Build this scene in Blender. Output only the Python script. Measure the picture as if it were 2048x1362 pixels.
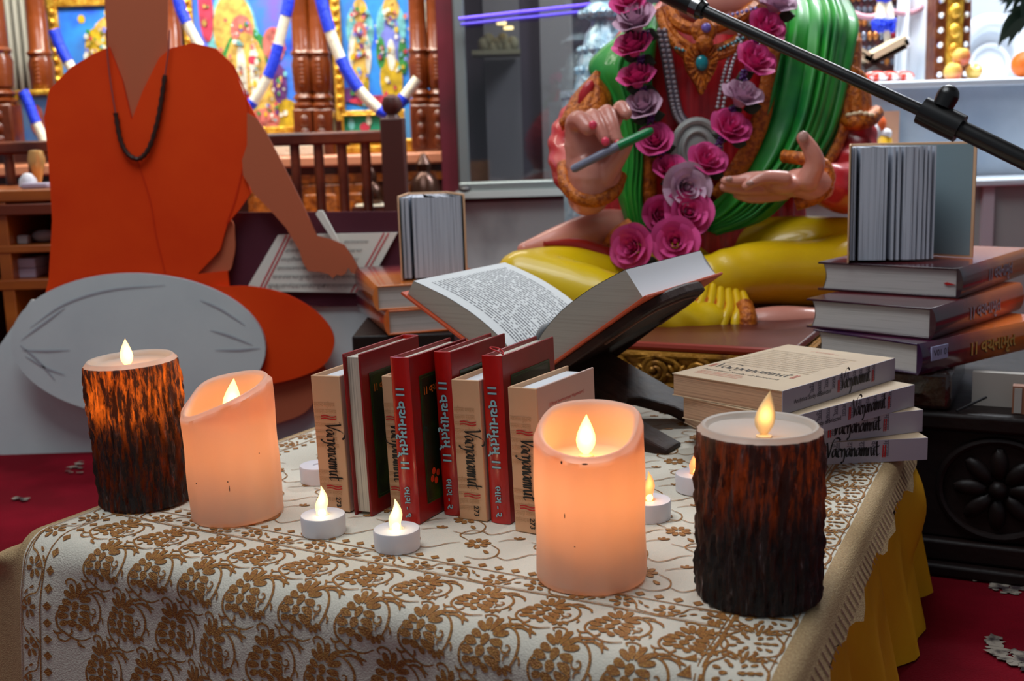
import bpy, bmesh, math, random
from mathutils import Vector, Matrix
random.seed(7)
for _o in list(bpy.data.objects): bpy.data.objects.remove(_o)
sc = bpy.context.scene
COL = sc.collection
PI = math.pi
# ------------------------------------------------------------------ camera
FPX, TH, RO = 2300.0, math.radians(10.0), math.radians(1.8)
TZ = 0.20                      # height of the table top above the floor
CZ = TZ + 0.325
cd = bpy.data.cameras.new('camera'); cam = bpy.data.objects.new('camera', cd); COL.objects.link(cam)
CAMROT = Matrix.Rotation(PI/2-TH, 4, 'X') @ Matrix.Rotation(-RO, 4, 'Z')
cam.matrix_world = Matrix.Translation((0, 0, CZ)) @ CAMROT
cd.sensor_width = 36.0; cd.lens = FPX/2048*36.0; cd.clip_start = 0.05; cd.clip_end = 50
cd.dof.use_dof = True; cd.dof.focus_distance = 1.0; cd.dof.aperture_fstop = 9.0
sc.camera = cam
# ------------------------------------------------------------------ world, lights, exposure
w = bpy.data.worlds.new('hall_air'); sc.world = w; w.use_nodes = True
w.node_tree.nodes['Background'].inputs[0].default_value = (0.78, 0.87, 1.0, 1)
w.node_tree.nodes['Background'].inputs[1].default_value = 0.20
vs = sc.view_settings
vs.view_transform = 'Standard'; vs.look = 'None'; vs.gamma = 1.0; vs.exposure = -0.22; vs.use_curve_mapping = False

def area(name, loc, to, sx, sy, power, col):
    l = bpy.data.lights.new(name, 'AREA'); l.shape = 'RECTANGLE'; l.size = sx; l.size_y = sy
    l.energy = power; l.color = col
    o = bpy.data.objects.new(name, l); COL.objects.link(o); o.location = loc
    o.rotation_euler = (Vector(to)-Vector(loc)).to_track_quat('-Z', 'Y').to_euler()
    return o
area('hall_ceiling_light', (-0.4, 1.45, 2.7), (0, 1.5, 0.2), 1.6, 1.4, 25, (0.93, 0.97, 1.0))
area('hall_front_light', (-0.55, 0.75, 2.5), (0.0, 1.95, 0.35), 1.5, 0.8, 24, (0.9, 0.96, 1.0))  # unseen fill lamp added to brighten the cutout and statue
area('altar_light', (-0.75, 2.85, 1.65), (-0.75, 3.5, 0.75), 1.8, 0.3, 54, (1.0, 0.95, 0.82))
area('shrine_light', (1.05, 2.62, 1.75), (1.08, 3.0, 0.75), 0.8, 0.25, 60, (0.88, 0.94, 1.0))

def point(name, loc, power, col, rad):
    l = bpy.data.lights.new(name, 'POINT'); l.energy = power; l.color = col; l.shadow_soft_size = rad
    o = bpy.data.objects.new(name, l); COL.objects.link(o); o.location = loc
    return o

# ------------------------------------------------------------------ rays (pixel of the 2048x1362 frame -> real place)
_R3 = CAMROT.to_3x3(); CAMPOS = Vector((0, 0, CZ))
def ray(px, py):
    return _R3 @ Vector(((px-1024)/FPX, (681-py)/FPX, -1.0))
def P(px, py, Y):
    d = ray(px, py); return CAMPOS + d*(Y/d.y)
def T(px, py, z=0.0):
    d = ray(px, py); return CAMPOS + d*((TZ+z-CZ)/d.z)
def S(px, Y): return px*Y/FPX

# ------------------------------------------------------------------ materials
def lin(c):
    c = c/255.0
    return c/12.92 if c <= 0.04045 else ((c+0.055)/1.055)**2.4
def rgb(r, g, b): return (lin(r), lin(g), lin(b), 1.0)
MATS = {}
def mat(name, col, rough=0.6, metal=0.0, var=None, bump=None, spec=0.5, emit=None, coat=0.0, trans=0.0):
    """col rgb 0-255; var=(scale, second colour, low, high) noise mix; bump=(scale, strength)"""
    if name in MATS: return MATS[name]
    m = bpy.data.materials.new(name); m.use_nodes = True
    nt = m.node_tree; b = nt.nodes['Principled BSDF']
    b.inputs['Base Color'].default_value = rgb(*col)
    b.inputs['Roughness'].default_value = rough; b.inputs['Metallic'].default_value = metal
    b.inputs['Specular IOR Level'].default_value = spec
    b.inputs['Coat Weight'].default_value = coat
    if trans: b.inputs['Transmission Weight'].default_value = trans
    tc = nt.nodes.new('ShaderNodeTexCoord')
    if var:
        sca, c2, lo, hi = var[:4]
        st = var[4] if len(var) > 4 else (1, 1, 1)
        mp = nt.nodes.new('ShaderNodeMapping'); mp.inputs['Scale'].default_value = st
        nt.links.new(tc.outputs['Object'], mp.inputs[0])
        n = nt.nodes.new('ShaderNodeTexNoise'); n.inputs['Scale'].default_value = sca; n.inputs['Detail'].default_value = 6
        nt.links.new(mp.outputs[0], n.inputs['Vector'])
        r = nt.nodes.new('ShaderNodeValToRGB')
        r.color_ramp.elements[0].position = lo; r.color_ramp.elements[0].color = rgb(*col)
        r.color_ramp.elements[1].position = hi; r.color_ramp.elements[1].color = rgb(*c2)
        nt.links.new(n.outputs['Fac'], r.inputs[0]); nt.links.new(r.outputs[0], b.inputs['Base Color'])
    if bump:
        n = nt.nodes.new('ShaderNodeTexNoise'); n.inputs['Scale'].default_value = bump[0]; n.inputs['Detail'].default_value = 5
        if len(bump) > 2:
            mp = nt.nodes.new('ShaderNodeMapping'); mp.inputs['Scale'].default_value = bump[2]
            nt.links.new(tc.outputs['Object'], mp.inputs[0]); nt.links.new(mp.outputs[0], n.inputs['Vector'])
        else: nt.links.new(tc.outputs['Object'], n.inputs['Vector'])
        bm = nt.nodes.new('ShaderNodeBump'); bm.inputs['Strength'].default_value = bump[1]; bm.inputs['Distance'].default_value = 0.004
        nt.links.new(n.outputs['Fac'], bm.inputs['Height']); nt.links.new(bm.outputs[0], b.inputs['Normal'])
    if emit:
        b.inputs['Emission Color'].default_value = rgb(*emit[0]); b.inputs['Emission Strength'].default_value = emit[1]
    MATS[name] = m
    return m

def mat_wax(name, col, flesh, tr, bark=False):
    """wax lit from within: diffuse skin plus translucency; bark = painted dark ridges with gaps that let light through"""
    m = bpy.data.materials.new(name); m.use_nodes = True; nt = m.node_tree
    for n in list(nt.nodes): nt.nodes.remove(n)
    out = nt.nodes.new('ShaderNodeOutputMaterial')
    pr = nt.nodes.new('ShaderNodeBsdfPrincipled'); pr.inputs['Base Color'].default_value = rgb(*col)
    pr.inputs['Roughness'].default_value = 0.45
    tl = nt.nodes.new('ShaderNodeBsdfTranslucent'); tl.inputs['Color'].default_value = rgb(*flesh)
    mx = nt.nodes.new('ShaderNodeMixShader'); mx.inputs[0].default_value = tr
    nt.links.new(pr.outputs[0], mx.inputs[1]); nt.links.new(tl.outputs[0], mx.inputs[2]); nt.links.new(mx.outputs[0], out.inputs[0])
    tc = nt.nodes.new('ShaderNodeTexCoord')
    if bark:
        mp = nt.nodes.new('ShaderNodeMapping'); mp.inputs['Scale'].default_value = (1, 1, 0.16)
        nt.links.new(tc.outputs['Object'], mp.inputs[0])
        n = nt.nodes.new('ShaderNodeTexNoise'); n.inputs['Scale'].default_value = 210; n.inputs['Detail'].default_value = 7; n.inputs['Roughness'].default_value = 0.62
        n.inputs['Distortion'].default_value = 0.6
        nt.links.new(mp.outputs[0], n.inputs['Vector'])
        r = nt.nodes.new('ShaderNodeValToRGB'); e = r.color_ramp.elements
        e[0].position = 0.40; e[0].color = rgb(20, 16, 16)
        e[1].position = 0.76; e[1].color = rgb(190, 184, 188)
        x = e.new(0.56); x.color = rgb(44, 34, 32)
        x = e.new(0.66); x.color = rgb(92, 78, 74)
        nt.links.new(n.outputs['Fac'], r.inputs[0]); nt.links.new(r.outputs[0], pr.inputs['Base Color'])
        n2 = nt.nodes.new('ShaderNodeTexNoise'); n2.inputs['Scale'].default_value = 150; n2.inputs['Detail'].default_value = 8; n2.inputs['Roughness'].default_value = 0.7
        nt.links.new(mp.outputs[0], n2.inputs['Vector'])
        r2 = nt.nodes.new('ShaderNodeValToRGB'); r2.color_ramp.elements[0].position = 0.47; r2.color_ramp.elements[1].position = 0.62
        r2.color_ramp.elements[0].color = (0.03,)*3+(1,); r2.color_ramp.elements[1].color = (tr,)*3+(1,)
        nt.links.new(n2.outputs['Fac'], r2.inputs[0]); nt.links.new(r2.outputs[0], mx.inputs[0])
        pr.inputs['Roughness'].default_value = 0.6
        bp = nt.nodes.new('ShaderNodeBump'); bp.inputs['Strength'].default_value = 0.9; bp.inputs['Distance'].default_value = 0.003
        nt.links.new(n.outputs['Fac'], bp.inputs['Height']); nt.links.new(bp.outputs[0], pr.inputs['Normal'])
    else:
        n = nt.nodes.new('ShaderNodeTexNoise'); n.inputs['Scale'].default_value = 28; n.inputs['Detail'].default_value = 5
        nt.links.new(tc.outputs['Object'], n.inputs['Vector'])
        bp = nt.nodes.new('ShaderNodeBump'); bp.inputs['Strength'].default_value = 0.25; bp.inputs['Distance'].default_value = 0.004
        nt.links.new(n.outputs['Fac'], bp.inputs['Height']); nt.links.new(bp.outputs[0], pr.inputs['Normal'])
    MATS[name] = m
    return m

def mat_pages(name, axis, col=(214, 206, 192), dark=(150, 140, 128), scale=900.0, st=0.5):
    m = bpy.data.materials.new(name); m.use_nodes = True; nt = m.node_tree; b = nt.nodes['Principled BSDF']
    b.inputs['Roughness'].default_value = 0.8; b.inputs['Specular IOR Level'].default_value = 0.2
    tc = nt.nodes.new('ShaderNodeTexCoord'); mp = nt.nodes.new('ShaderNodeMapping')
    s = [6.0, 6.0, 6.0]; s['xyz'.index(axis)] = scale
    mp.inputs['Scale'].default_value = s; nt.links.new(tc.outputs['Object'], mp.inputs[0])
    n = nt.nodes.new('ShaderNodeTexNoise'); n.inputs['Scale'].default_value = 1.0; n.inputs['Detail'].default_value = 3
    nt.links.new(mp.outputs[0], n.inputs['Vector'])
    r = nt.nodes.new('ShaderNodeValToRGB'); r.color_ramp.elements[0].position = 0.3; r.color_ramp.elements[0].color = rgb(*dark)
    r.color_ramp.elements[1].position = st; r.color_ramp.elements[1].color = rgb(*col)
    nt.links.new(n.outputs['Fac'], r.inputs[0]); nt.links.new(r.outputs[0], b.inputs['Base Color'])
    MATS[name] = m
    return m

def mat_print(name, rows, paper, ink, margin=(0.1, 0.9, 0.08, 0.92), words=26):
    """printed page: rows of words on UV"""
    m = bpy.data.materials.new(name); m.use_nodes = True; nt = m.node_tree; b = nt.nodes['Principled BSDF']
    b.inputs['Roughness'].default_value = 0.7; b.inputs['Specular IOR Level'].default_value = 0.25
    tc = nt.nodes.new('ShaderNodeTexCoord'); sp = nt.nodes.new('ShaderNodeSeparateXYZ'); nt.links.new(tc.outputs['UV'], sp.inputs[0])
    def mth(op, a, c=None):
        n = nt.nodes.new('ShaderNodeMath'); n.operation = op
        for i, v in enumerate((a, c)):
            if v is None: continue
            if hasattr(v, 'type') or hasattr(v, 'links'): nt.links.new(v, n.inputs[i])
            else: n.inputs[i].default_value = v
        return n.outputs[0]
    u, v = sp.outputs[0], sp.outputs[1]
    vr = mth('MULTIPLY', v, float(rows)); fr = mth('FRACT', vr); fl = mth('FLOOR', vr)
    band = mth('MULTIPLY', mth('GREATER_THAN', fr, 0.28), mth('LESS_THAN', fr, 0.74))
    cb = nt.nodes.new('ShaderNodeCombineXYZ')
    nt.links.new(mth('MULTIPLY', u, words*3.0), cb.inputs[0]); nt.links.new(mth('MULTIPLY', fl, 7.31), cb.inputs[1])
    n = nt.nodes.new('ShaderNodeTexNoise'); n.inputs['Scale'].default_value = 1.0; n.inputs['Detail'].default_value = 2
    nt.links.new(cb.outputs[0], n.inputs['Vector'])
    wd = mth('GREATER_THAN', n.outputs['Fac'], 0.44)
    k = mth('MULTIPLY', band, wd)
    for c, lo, hi in ((u, margin[0], margin[1]), (v, margin[2], margin[3])):
        k = mth('MULTIPLY', k, mth('MULTIPLY', mth('GREATER_THAN', c, lo), mth('LESS_THAN', c, hi)))
    mx = nt.nodes.new('ShaderNodeMix'); mx.data_type = 'RGBA'
    nt.links.new(k, mx.inputs[0]); mx.inputs[6].default_value = rgb(*paper); mx.inputs[7].default_value = rgb(*ink)
    nt.links.new(mx.outputs[2], b.inputs['Base Color'])
    MATS[name] = m
    return m

# ------------------------------------------------------------------ mesh builder
OFF = {}
def cat_rom(pts, n, closed=False):
    """Catmull-Rom resample of tuples/vectors"""
    pts = [tuple(p) for p in pts]; N = len(pts); out = []
    seg = N if closed else N-1
    for i in range(n):
        x = i/(n if closed else (n-1))*seg
        k = min(int(x), seg-1); t = x-k
        if closed: a, b, c, d = pts[(k-1) % N], pts[k % N], pts[(k+1) % N], pts[(k+2) % N]
        else:
            b, c = pts[k], pts[k+1]
            a = pts[k-1] if k > 0 else tuple(2*q-r for q, r in zip(b, c))
            d = pts[k+2] if k+2 < N else tuple(2*q-r for q, r in zip(c, b))
        out.append(tuple(0.5*((2*q)+(-p+r)*t+(2*p-5*q+4*r-s)*t*t+(-p+3*q-3*r+s)*t**3) for p, q, r, s in zip(a, b, c, d)))
    return out

class MB:
    def __init__(s): s.v = []; s.f = []; s.m = []; s.uv = {}
    def add(s, vs_, fs, mi=0, M=None):
        o = len(s.v)
        for p in vs_:
            p = Vector(p); s.v.append(M @ p if M else p)
        for f in fs: s.f.append(tuple(i+o for i in f)); s.m.append(mi)
        return o
    def box(s, lo, hi, mi=0, M=None):
        x0, y0, z0 = lo; x1, y1, z1 = hi
        s.add([(x0,y0,z0),(x1,y0,z0),(x1,y1,z0),(x0,y1,z0),(x0,y0,z1),(x1,y0,z1),(x1,y1,z1),(x0,y1,z1)],
              [(0,3,2,1),(4,5,6,7),(0,1,5,4),(1,2,6,5),(2,3,7,6),(3,0,4,7)], mi, M)
        return s
    def grid(s, fn, nu, nv, mi=0, cu=False, uv=False, M=None, mfn=None):
        o = len(s.v)
        for j in range(nv+1):
            for i in range(nu if cu else nu+1):
                p = Vector(fn(i/nu, j/nv)); s.v.append(M @ p if M else p)
                if uv: s.uv[len(s.v)-1] = (i/nu, j/nv)
        W = nu if cu else nu+1
        for j in range(nv):
            for i in range(nu):
                a = o+j*W+i; b = o+j*W+(i+1) % W if cu else a+1
                s.f.append((a, b, b+W, a+W)); s.m.append(mfn(i/nu, j/nv) if mfn else mi)
        return s
    def lathe(s, prof, n=24, c=(0, 0, 0), mi=0, M=None, cap=True):
        o = len(s.v); c = Vector(c)
        for r, z in prof:
            for i in range(n):
                a = 2*PI*i/n; p = c+Vector((r*math.cos(a), r*math.sin(a), z)); s.v.append(M @ p if M else p)
        for j in range(len(prof)-1):
            for i in range(n):
                a = o+j*n+i; b = o+j*n+(i+1) % n
                s.f.append((a, b, b+n, a+n)); s.m.append(mi)
        if cap:
            s.f.append(tuple(o+i for i in reversed(range(n)))); s.m.append(mi)
            s.f.append(tuple(o+(len(prof)-1)*n+i for i in range(n))); s.m.append(mi)
        return s
    def ball(s, c, r, n=12, mi=0, M=None):
        if not hasattr(r, '__len__'): r = (r, r, r)
        R = Matrix.Translation(c) @ (M if M else Matrix()) @ Matrix.Diagonal((*r, 1))
        k = max(4, n//2)
        pr = [(max(1e-4, math.sin(PI*j/k)), -math.cos(PI*j/k)) for j in range(k+1)]
        return s.lathe(pr, n, (0, 0, 0), mi, R)
    def tube(s, path, rad, n=10, mi=0, flat=1.0, cap=True, up=None, mfn=None):
        path = [Vector(p) for p in path]; N = len(path)
        if not hasattr(rad, '__len__'): rad = [rad]*N
        o = len(s.v); prev = None
        for i, p in enumerate(path):
            t = (path[min(i+1, N-1)]-path[max(i-1, 0)])
            t = t.normalized() if t.length > 1e-9 else Vector((0, 0, 1))
            if prev is None:
                ref = Vector(up) if up else (Vector((0, 0, 1)) if abs(t.z) < 0.9 else Vector((0, 1, 0)))
                x = ref-t*ref.dot(t); x.normalize()
            else:
                x = prev-t*prev.dot(t); x.normalize()
            prev = x; y = t.cross(x)
            for k in range(n):
                a = 2*PI*k/n; s.v.append(p+x*(rad[i]*flat*math.cos(a))+y*(rad[i]*math.sin(a)))
        for j in range(N-1):
            for i in range(n):
                a = o+j*n+i; b = o+j*n+(i+1) % n
                s.f.append((a, b, b+n, a+n)); s.m.append(mfn(j/(N-1)) if mfn else mi)
        if cap:
            s.f.append(tuple(o+i for i in reversed(range(n)))); s.m.append(s.m[-1] if mfn else mi)
            s.f.append(tuple(o+(N-1)*n+i for i in range(n))); s.m.append(s.m[-1] if mfn else mi)
        return s
    def limb(s, pts, n=12, samples=16, mi=0, flat=1.0):
        """pts (x,y,z,r) smooth rounded limb"""
        q = cat_rom(pts, samples)
        path = [Vector(p[:3]) for p in q]; rad = [p[3] for p in q]
        s.tube(path, rad, n, mi, flat)
        s.ball(path[0], rad[0], n, mi); s.ball(path[-1], rad[-1], n, mi)
        return s
    def prism(s, poly, place, depth, mi=0, mi_side=None):
        """2-D outline -> slab; place(x, y, d) -> world"""
        n = len(poly); o = len(s.v)
        for d in (0.0, depth):
            for x, y in poly: s.v.append(Vector(place(x, y, d)))
        s.f.append(tuple(o+i for i in range(n))); s.m.append(mi)
        s.f.append(tuple(o+n+i for i in reversed(range(n)))); s.m.append(mi)
        for i in range(n):
            j = (i+1) % n; s.f.append((o+j, o+i, o+n+i, o+n+j)); s.m.append(mi if mi_side is None else mi_side)
        return s
    def poly(s, pts, mi=0):
        o = len(s.v); s.v += [Vector(p) for p in pts]; s.f.append(tuple(range(o, o+len(pts)))); s.m.append(mi); return s
    def ribbon(s, pts2, width, place, mi=0, nib=None):
        """flat stroke; width number or list; nib = pen angle for broad-nib lettering"""
        N = len(pts2); o = len(s.v)
        for i, (x, y) in enumerate(pts2):
            a, b = pts2[max(0, i-1)], pts2[min(N-1, i+1)]
            tx, ty = b[0]-a[0], b[1]-a[1]; L = math.hypot(tx, ty) or 1
            wd = width[i] if hasattr(width, '__len__') else width
            if nib is None: nx, ny = -ty/L, tx/L
            else: nx, ny = math.cos(nib), math.sin(nib)
            s.v.append(Vector(place(x+nx*wd/2, y+ny*wd/2))); s.v.append(Vector(place(x-nx*wd/2, y-ny*wd/2)))
        for i in range(N-1):
            s.f.append((o+2*i, o+2*i+1, o+2*i+3, o+2*i+2)); s.m.append(mi)
        return s
    def build(s, name, mats, parent=None, smooth=True, bevel=0.0, solid=0.0, angle=40, loc=None, fix=True):
        me = bpy.data.meshes.new(name)
        off = Vector(loc) if loc is not None else (OFF.get(parent, Vector()) if parent else Vector())
        me.from_pydata([v-off for v in s.v], [], s.f)
        mats = mats if isinstance(mats, (list, tuple)) else [mats]
        for m in mats: me.materials.append(m)
        me.polygons.foreach_set('material_index', s.m)
        if s.uv:
            uvl = me.uv_layers.new(name='UVMap')
            for lp in me.loops: uvl.data[lp.index].uv = s.uv.get(lp.vertex_index, (0, 0))
        if fix:
            bm = bmesh.new(); bm.from_mesh(me); bmesh.ops.recalc_face_normals(bm, faces=bm.faces); bm.to_mesh(me); bm.free()
        return link(me, name, parent, smooth, bevel, solid, angle, off if parent is None else None)

def link(me, name, parent=None, smooth=True, bevel=0.0, solid=0.0, angle=40, loc=None, off=None):
    o = bpy.data.objects.new(name, me); COL.objects.link(o)
    if smooth:
        me.polygons.foreach_set('use_smooth', [True]*len(me.polygons))
        try: me.set_sharp_from_angle(angle=math.radians(angle))
        except Exception: pass
    if solid:
        m = o.modifiers.new('thickness', 'SOLIDIFY'); m.thickness = solid; m.offset = -1
    if bevel:
        m = o.modifiers.new('edges', 'BEVEL'); m.width = bevel; m.segments = 2; m.limit_method = 'ANGLE'
    if parent:
        o.parent = parent; OFF[o] = OFF.get(parent, Vector())
    elif loc is not None:
        o.location = loc; OFF[o] = Vector(loc)
    me.update()
    return o
def tag(o, label, cat, group=None, kind=None):
    o['label'] = label; o['category'] = cat
    if group: o['group'] = group
    if kind: o['kind'] = kind
    return o
def thing(name, label, cat, loc=(0, 0, 0), group=None):
    o = bpy.data.objects.new(name, None); COL.objects.link(o); o.location = loc; o.empty_display_size = 0.05
    OFF[o] = Vector(loc)
    return tag(o, label, cat, group)
def struct(o): o['kind'] = 'structure'; return o
def place(o, loc, rz=0.0, M=None):
    if M is not None: o.matrix_world = M
    else: o.location = loc; o.rotation_euler = (0, 0, rz)
def copy_tree(o, parent=None):
    c = o.copy(); COL.objects.link(c)
    if parent: c.parent = parent
    for ch in list(o.children): copy_tree(ch, c)
    return c
def fuse(mb, voxel, smooth=6, fac=0.5, keep_names=None):
    """one continuous surface out of overlapping limbs"""
    o = mb.build('tmp', mat('tmp_skin', (200, 200, 200)), smooth=False)
    m = o.modifiers.new('r', 'REMESH'); m.mode = 'VOXEL'; m.voxel_size = voxel
    s_ = o.modifiers.new('s', 'SMOOTH'); s_.factor = fac; s_.iterations = smooth
    bpy.context.view_layer.update()
    me = bpy.data.meshes.new_from_object(o.evaluated_get(bpy.context.evaluated_depsgraph_get()))
    loc = o.location.copy(); bpy.data.objects.remove(o); me.materials.clear()
    return me
def use(me, name, mats, parent, fn=None):
    """link a fused mesh (world coordinates) under parent; fn(co, no) -> displacement along the normal"""
    off = OFF.get(parent, Vector())
    if fn:
        ns = [v.normal.copy() for v in me.vertices]
        for v, n in zip(me.vertices, ns): v.co = v.co+n*fn(v.co, n)
    for v in me.vertices: v.co = v.co-off
    for m in (mats if isinstance(mats, (list, tuple)) else [mats]): me.materials.append(m)
    return link(me, name, parent)

# ------------------------------------------------------------------ lettering
def text_shape(body, size, depth=0.0, shear=0.0, align='LEFT', bold=0.0, width=1.0):
    cu = bpy.data.curves.new('txt', 'FONT'); cu.body = body; cu.size = size; cu.extrude = depth; cu.shear = shear
    cu.align_x = align; cu.align_y = 'CENTER'; cu.offset = bold; cu.resolution_u = 3
    o = bpy.data.objects.new('txt', cu); COL.objects.link(o); bpy.context.view_layer.update()
    me = bpy.data.meshes.new_from_object(o.evaluated_get(bpy.context.evaluated_depsgraph_get()))
    bpy.data.objects.remove(o); bpy.data.curves.remove(cu)
    vs_ = [(v.co.x*width, v.co.y, v.co.z) for v in me.vertices]; fs = [tuple(p.vertices) for p in me.polygons]
    bpy.data.meshes.remove(me)
    return vs_, fs
def put_text(mb, shape, fn, mi=0):
    vs_, fs = shape; mb.add([fn(x, y) for x, y, z in vs_], fs, mi)

GLY = {
 'V': ([[(-.25,1.75),(.0,1.95),(.18,1.75),(.32,.9),(.42,0.0)], [(.42,0.0),(.8,.9),(1.15,1.75),(1.6,2.25),(2.2,2.3),(2.55,2.0)]], 1.05),
 'a': ([[(.72,.85),(.45,1.02),(.12,.75),(.04,.3),(.22,.02),(.5,.2),(.72,.85),(.74,.25),(.98,.06)]], .98),
 'c': ([[(.66,.82),(.42,1.02),(.1,.72),(.05,.28),(.25,.0),(.66,.18)]], .72),
 'h': ([[(.05,1.0),(.1,.4),(.08,.0)], [(.1,.5),(.35,.98),(.6,.9),(.62,.3),(.45,-.35),(.15,-.75),(.0,-.55)]], .82),
 'n': ([[(.02,1.0),(.1,.5),(.1,.0)], [(.1,.5),(.35,.98),(.55,.9),(.58,.3),(.62,.03),(.8,.08)]], .82),
 'm': ([[(.02,1.0),(.1,.5),(.1,.0)], [(.1,.5),(.3,.98),(.46,.9),(.48,.0)], [(.48,.5),(.68,.98),(.84,.9),(.88,.2),(.95,.02),(1.1,.08)]], 1.12),
 'r': ([[(.02,1.0),(.1,.5),(.1,.0)], [(.1,.5),(.3,.95),(.55,1.0)]], .58),
 'u': ([[(.02,1.0),(.05,.3),(.25,.0),(.5,.3),(.6,1.0)], [(.6,1.0),(.6,.2),(.7,.02),(.85,.08)]], .85),
 't': ([[(.25,1.7),(.22,.6),(.28,.05),(.5,.0),(.7,.2)], [(-.1,1.02),(.7,1.12)]], .7),
}
def brush_word(mb, word, scale, fn, mi=0, nib=0.7, wd=0.2, stretch=1.0):
    x = 0.0
    for ch in word:
        st, adv = GLY[ch]
        for p in st:
            q = cat_rom([((x+a)*stretch, b) for a, b in p], 14 if len(p) > 3 else 8)
            mb.ribbon([(a*scale, b*scale) for a, b in q], wd*scale, fn, mi, nib=nib)
        x += adv
    return x*scale*stretch
VW = sum(GLY[c][1] for c in 'Vachanamrut')
GUJ = '\u0AB5\u0A9A\u0AA8\u0ABE\u0AAE\u0AC3\u0AA4\u0AAE\u0ACD'      # the title in its own script
GUJS = '\u0AB5\u0A9A\u0AA8\u0ABE\u0AAE\u0AC3\u0AA4'
DEVS = ['\u092E\u0941\u0915\u094D\u0924\u093E\u0928\u0902\u0926', '\u0926\u093E\u0938\u0915\u093E\u0928\u094D\u0924', '\u0930\u093E\u0924\u094D\u0930\u0940\u0938\u092E\u092F', '\u0935\u0930\u0924\u093E\u0932\u0917\u093E\u092E', '\u092E\u0928\u0928\u0938\u092D\u093E']

# ================================================================== SETTING
m_carpet = mat('carpet_red', (104, 6, 22), 0.95, var=(9, (132, 12, 32), 0.42, 0.75), bump=(420, 0.6), spec=0.1)
fl = MB(); fl.box((-4, -0.6, -0.05), (4, 5.2, 0)); struct(fl.build('floor', m_carpet, smooth=False))
m_dark = mat('wall_maroon', (70, 40, 44), 0.85)
m_plaster = mat('wall_plaster', (150, 142, 136), 0.9)
b = MB(); b.box((-4, 5.0, 0), (4, 5.1, 3.0)); struct(b.build('wall_back', m_dark, smooth=False))
b = MB(); b.box((-4, -0.6, 3.0), (4, 5.2, 3.06)); struct(b.build('ceiling', m_plaster, smooth=False))
# carpet motifs: pale woven sprays lying in the pile
m_weave = mat('carpet_pale', (150, 140, 128), 0.95, var=(60, (60, 50, 52), 0.45, 0.6), spec=0.1)
def carpet_spray(name, pts, label):
    c = MB()
    for i, (px, py) in enumerate(pts):
        p = T(px, py, -TZ); rr = random.uniform(.0025, .0065)
        q = []
        for k in range(9):
            a = 2*PI*k/9; r_ = rr*random.uniform(.45, 1.3)
            q.append((p.x+1.5*r_*math.cos(a), p.y+1.3*r_*math.sin(a), 0.0012+i*.00002))
        c.poly(q)
    o = c.build(name, m_weave, smooth=False, loc=T(*pts[0], -TZ)); o['kind'] = 'structure'; return o
sp = []
for i in range(60):
    t = random.random(); sp.append((1895+160*t+random.uniform(-12, 12), 1128+62*t+random.uniform(-14, 14)))
for i in range(30):
    t = random.random(); sp.append((1975+80*t, 1290+40*t+random.uniform(-16, 16)))
for i in range(10): sp.append((160+random.uniform(-25, 25), 940+random.uniform(-14, 10)))
for i in range(6): sp.append((45+random.uniform(-22, 22), 1000+random.uniform(-4, 4)))
carpet_spray('trim_1', sp, '')

# ================================================================== TABLE CLOTHS
A1, A2 = math.radians(-29.5), math.radians(60.5)
E1 = Vector((math.cos(A1), math.sin(A1), 0)); E2 = Vector((math.cos(A2), math.sin(A2), 0))
def isect(p, d, q, e):
    k = ((q-p).x*e.y-(q-p).y*e.x)/(d.x*e.y-d.y*e.x); return p+d*k
pf = T(683, 1206); pr_ = T(1640, 1180); pl = T(-.0+205, 992)
CF = isect(pf, E1, pl, E2)+E1*.022                       # front-left table corner
CW = (isect(pf, E1, pr_, E2)-CF).dot(E1)         # width along the front
CD = (Vector((.174, 1.415, 0))-CF).dot(E2)-.012    # depth of the top, up to the bench
RF = 0.026                                       # rounding of the front fold
def fold(d, r, flare):
    """cloth beyond an edge by d: (outward, down)"""
    if d <= 0: return d, 0.0
    L = r*PI/2
    if d < L: return r*math.sin(d/r), r*(1-math.cos(d/r))
    return r+(d-L)*flare, r+(d-L)*math.sqrt(1-flare*flare)
T0SK = (pr_-CF).dot(E2)
def skew(s, t):
    return s-.0717*(t-T0SK)*max(0, s/CW) if t > -.05 else s-.0717*(-.05-T0SK)*max(0, s/CW)
def cloth(s, t, lift=0.0):
    """fabric coordinates (metres from the front-left corner) -> world; t<0 hangs down the front"""
    def base(s, t):
        os_, ds = s, 0.0
        if s > CW-.0: o_, ds = fold(s-CW, .012, .45); os_ = CW+o_
        if s < 0: o_, ds = fold(-s, .012, .93); os_ = -o_
        ot, dt = t, 0.0
        if t < RF: o_, dt = fold(RF-t, RF, .10); ot = RF-o_
        k = min(1.0, max(0.0, dt/.05))
        if dt > 0: os_ = os_*(1-k)+s*k if not (0 <= s <= CW) else s
        wave = 0.006*math.sin(s*26+1.0)*k + 0.004*math.sin(s*61)*k
        d = dt+ds*(1-k)
        ot -= wave+ (0.010*k if not (0 <= s <= CW) else 0)*0
        if s > CW and k > 0: ot += (s-CW)*.35*k
        if s < 0 and k > 0: ot += (-s)*.25*k
        z = TZ-d+0.0006*math.sin(s*40)*math.sin(t*33)
        q = CF+E1*skew(os_, ot)+E2*ot; q.z = z
        return q
    p = base(s, t)
    if lift:
        e = .0015; a = base(s+e, t)-base(s-e, t); b_ = base(s, t+e)-base(s, t-e); n = a.cross(b_)
        if n.length: p = p+n.normalized()*lift
    return p
S0, S1, T0, T1 = -.062, CW+.038, -.17, CD
m_cloth = mat('cloth_white', (222, 216, 200), 0.85, bump=(700, 0.35, (1, 1, 1)), spec=0.2)
m_gold = mat('cloth_gold_thread', (158, 102, 52), 0.45, 0.25, var=(600, (206, 156, 76), 0.42, 0.8), bump=(900, 0.6))
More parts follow.
